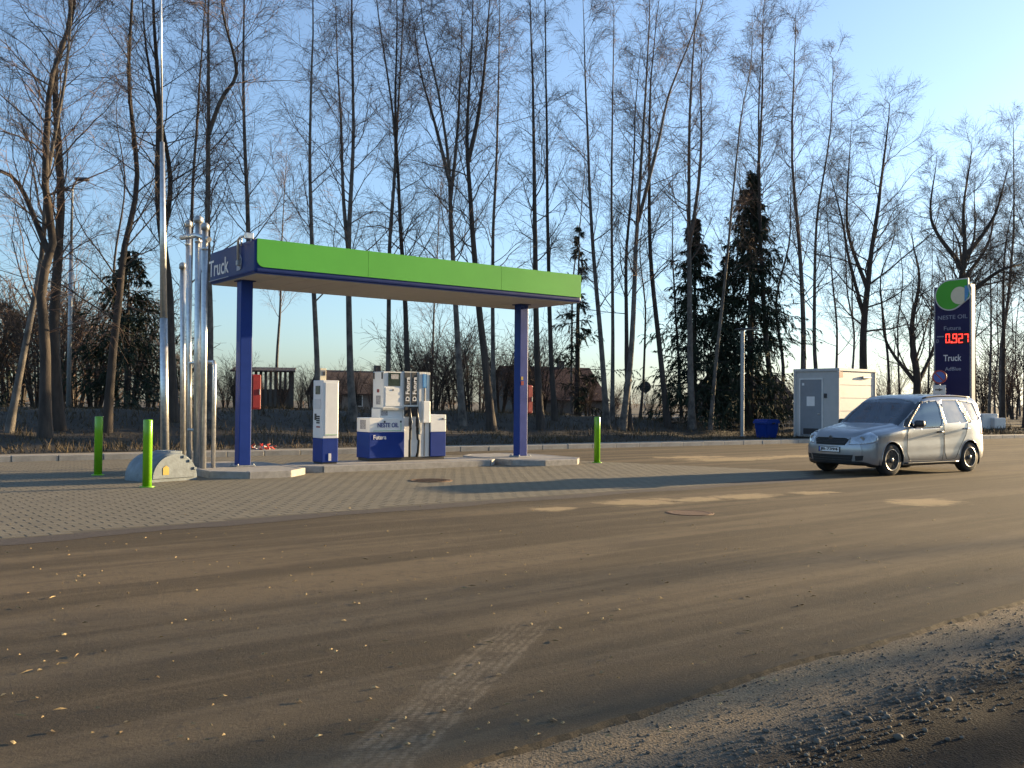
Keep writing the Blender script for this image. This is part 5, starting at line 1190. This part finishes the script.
# second row of trees standing farther back
SEC = [(16,118,24,.85,'thin background birch between young spruce and mast'),(7,276,26,.8,'thin background birch behind the slatted shed'),(5,430,26,.85,'thin background birch behind the dispenser'),(18,572,24,.85,'thin background birch beside the small conifer'),(16,640,26,.8,'thin background tree behind the bollard clump'),(11,682,22,.85,'background tree behind the ragged spruce'),(17,732,24,.9,'background birch behind both dark spruces'),(15,780,22,.9,'straight background tree behind the grit bin'),(8,838,20,.9,'thin background birch behind the container roof'),(10,852,26,.9,'background birch beside the big bare tree'),(25,888,24,.8,'background tree between big and low bare trees'),(16,902,30,.8,'slim background tree behind the low spreading tree'),(7,928,26,.75,'slim background birch beside the totem'),(11,944,36,.8,'background tree hidden by the totem'),(16,978,30,.7,'thin background stem just past the totem'),(5,1012,28,.7,'thin background stem among the trees past the totem'),(8,1020,36,.8,'thin background birch farthest past the totem'),(26,995,42,.7,'background birch behind the pale blocks')]
for k,(src,px,off,sc_,lab) in enumerate(SEC):
    y = kerb_y(px)+off; b = AT(px,420,y); e = copy_tree(STOCK[src]); e.location = (b.x,y,float(bank(b.x,y))); e.rotation_euler = (0,0,1.3+k*2.2); e.scale = (sc_,)*3; tag(e,lab,'tree','bare background trees behind the row')
for s_ in sh_src:
    for c_ in list(s_.children): bpy.data.objects.remove(c_)
    bpy.data.objects.remove(s_)
# far-off wood on the skyline, too far to count
fw = []
rgf = np.random.default_rng(77); n_ = 360
s_ = rgf.uniform(-170,260,n_); t_ = rgf.uniform(75,150,n_); X_ = K0.x+KS.x*s_+KT.x*t_; Y_ = K0.y+KS.y*s_+KT.y*t_
P0 = np.empty((n_,5,3)); hh = rgf.uniform(1.4,3.4,n_)*(.8+.45*np.sin(s_*.06)+.25*np.sin(s_*.21))
hh = np.clip(hh,.9,4.6)
for k in range(5): P0[:,k] = np.stack([X_+rgf.normal(0,.1,n_)*k,Y_+rgf.normal(0,.1,n_)*k,bank(X_,Y_)-.1+hh*k/4],-1)
R0 = np.linspace(.09,.02,5)[None].repeat(n_,0)
P1,R1,_ = sprout(rgf,P0,R0,11,(.12,1),(.7,.2),lambda t,pl: pl*.42*(1-.6*t)+.3,4,up=.1,noise=.15,rfac=.5,rmin=.022)
P2,R2,_ = sprout(rgf,P1,R1,4,(.2,1),(.6,.2),lambda t,pl: pl*.6+.2,3,up=.05,noise=.15,rfac=.6,rmin=.02)
v,q = join([tubes(P0,R0,4),tubes(P1,R1,3),tubes(P2,R2,3)])
tag(link('far_wood', npmesh('far_wood',v,q), MT['twig']), 'far-off bare wood along the skyline', kind='stuff')
# ---- trees outside the picture on the sunny side: they shade the verge and the near road
off_trees = [(8,(42,28.9)),(10,(50,33.3)),(5,(57,40.5)),(12,(70,40)),(28,(58,33))]
for k,(src,(x,y)) in enumerate(off_trees):
    e = copy_tree(STOCK[src]); e.location = (x,y,-.1); e.rotation_euler = (0,0,k*1.1+.4); tag(e,'bare tree beyond the road on the sunny side, outside the view','tree','roadside trees on the sunny side')
for k,(x,y,src) in enumerate(((21.6,12.8,2),(23.6,12.2,1),(22.2,9.9,2),(25.5,10.2,1),(28.0,15.6,2))):
    e = copy_tree(SP[src]); e.scale = (1.35,1.35,1.1); e.location = (x,y,-.1); e.rotation_euler = (0,0,k*2.1); tag(e,'spruce beyond the road on the sunny side, outside the view','tree','roadside spruces on the sunny side')
for k in range(16):
    src = [28,26,30,31,24,33][k%6]; q = K0+KS*(52+k*4.2)+KT*(4+ (k*5.3)%15); e = copy_tree(STOCK[src]); e.location = (q.x,q.y,.5); e.rotation_euler=(0,0,k*2.4)
    tag(e,'bare tree of the wood continuing past the totem, outside the view','tree','wood continuing past the totem')
# ------------------------------------------------------------------ background buildings and small things
def house(name, px, py_eave, y, w, d, hw, hr, rz, label, wall, roof, win=((-.3,.9),(.25,.9)), chim=True, cat='house'):
    b = AT(px,405,y); e = tag(empty(name,(b.x,y,float(bank(b.x,y))-.05),rz),label,cat)
    wl_ = MB(); wl_.b2(-w/2,w/2,-d/2,d/2,0,hw); wl_.slab([(-d/2,hw),(d/2,hw),(0,hw+hr-.08)],-.1,.1) if False else None
    gb = wl_.bm
    for s_ in (-1,1):
        vs_ = [gb.verts.new((s_*w/2,-d/2,hw)),gb.verts.new((s_*w/2,d/2,hw)),gb.verts.new((s_*w/2,0,hw+hr))]; gb.faces.new(vs_)
    wo = wl_.build('wall', wall, e)
    ro = MB()
    ln = math.hypot(d/2+.35,hr*(d/2+.35)/(d/2)); an = math.atan2(hr,d/2)
    for s_ in (-1,1):
        ro.box((0,s_*(d/2+.35)/2,hw+hr-hr*(d/2+.35)/(d/2)/2+.04),(w+.7,ln,.12),0,Matrix.Rotation(-s_*an,3,'X'))
    ro = ro.build('roof', roof, e)
    if chim: MB().b2(w*.15,w*.15+.6,-.3,.3,hw+hr*.6,hw+hr+.7,.02).build('chimney', MT['plaster'], ro)
    for (q,z) in win:
        wn_ = MB().b2(q*w-.5,q*w+.5,-d/2-.03,-d/2+.02,z,z+1.2).build('window', MT['offwhite'], e)
        MB().b2(q*w-.42,q*w+.42,-d/2-.04,-d/2-.028,z+.08,z+1.12).build('pane', MT['window_dark'], wn_)
    return e, ro
house('brick_house',545,405,92,9.0,7,1.5,2.9,R(25),'low house with dark red hipped roof beyond the sticker column',MT['plaster'],MT['roof_red'])
e,ro = house('village_house',742,405,92,7,6,1.8,2.0,R(20),'small house with dark roof and skylight behind the spruces',MT['plaster'],MT['roof_dark'],win=((-.2,.5),),chim=False)
MB().box((.6,-2.0,2.75),(.5,.8,.06),0,Matrix.Rotation(math.atan2(2.0,3),3,'X')).build('skylight', MT['offwhite'], ro)
house('village_house',362,405,100,9,7,2.0,2.2,R(30),'faint low house behind the dispenser and terminal',MT['timber'],MT['roof_dark'],win=((-.2,.6),(.2,.6)))
# slatted shed behind the left column
y = kerb_y(265)+22; b = AT(268,405,y); sd = tag(empty('slatted_shed',(b.x,y,float(bank(b.x,y))-.05),R(12)),'weathered shed with upright slats beside the red column box','shed')
MB().b2(-1.6,1.1,2.1,2.2,0,1.1).build('back_wall', MT['timber'], sd)
for k in range(12): MB().b2(-1.6+k*.235,-1.6+k*.235+.13,-.02,.02,.05,1.95).build('slat', MT['timber'], sd)
MB().box((-.25,1.0,2.08),(3.1,2.9,.08),.01,Matrix.Rotation(R(5),3,'X')).build('roof', MT['roof_dark'], sd)
MB().b2(1.10,1.24,-.06,.08,0,2.0).build('corner_post', MT['timber'], sd)
# street lamp far left
y = kerb_y(68)+13; b = AT(68.5,408,y); sl = tag(empty('street_lamp',(b.x,y,float(bank(b.x,y)))),'tall grey street lamp with two arms behind the dark trunks','street lamp')
zt5 = AT(68,181,y).z-sl.location.z
MB().tube([(0,0,-.05),(0,0,zt5*.72)],[.085,.07],10).build('pole', MT['steel_dull'], sl)
MB().tube([(0,0,zt5*.72),(0,0,zt5-.3),(.12,0,zt5-.02),(.30,0,zt5+.06)],[.05,.045,.04,.035],8).build('arm', MT['steel_dull'], sl)
MB().tube([(0,0,zt5-.42),(-.10,.1,zt5-.32),(-.25,.2,zt5-.28)],.032,8).build('arm', MT['steel_dull'], sl)
MB().box((.36,0,zt5+.07),(.50,.24,.12),.04,None,2).build('lamp_head', MT['charcoal'], sl)
MB().box((-.34,.25,zt5-.27),(.40,.20,.10),.04,None,2).build('lamp_head', MT['charcoal'], sl)
# round road sign seen from behind
y = kerb_y(645)+27; b = AT(645,405,y); rs = tag(empty('road_sign',(b.x,y,float(bank(b.x,y)))),'small round road sign seen from behind in the gap between trunks','traffic sign')
zc_ = AT(645,387,y).z-rs.location.z
MB().tube([(0,0,-.1),(0,0,zc_+.2)],.03,8).build('post', MT['steel_dull'], rs)
MB().lathe([(.36,-.012),(.36,.012)],(0,-.04,zc_),'Y',28).build('disc', MT['charcoal'], rs)
# pale concrete blocks catching the sun past the totem
for k,(px,w_,h_) in enumerate(((984,1.3,.85),(994,.9,.6))):
    y = kerb_y(985)+9; b = AT(px,415,y); o = tag(empty('concrete_block',(b.x,y,float(bank(b.x,y))-.05),R(25)),('larger' if k==0 else 'smaller')+' pale concrete block lit by the sun past the totem','block','pale blocks past the totem')
    MB().b2(-w_/2,w_/2,-.4,.4,0,h_,.05,2).build('block', MT['offwhite'], o)
    MB().tube([(-.1,0,h_-.01),(-.1,0,h_+.08),(.1,0,h_+.08),(.1,0,h_-.01)],.015,6).build('lifting_loop', MT['rust'], o)
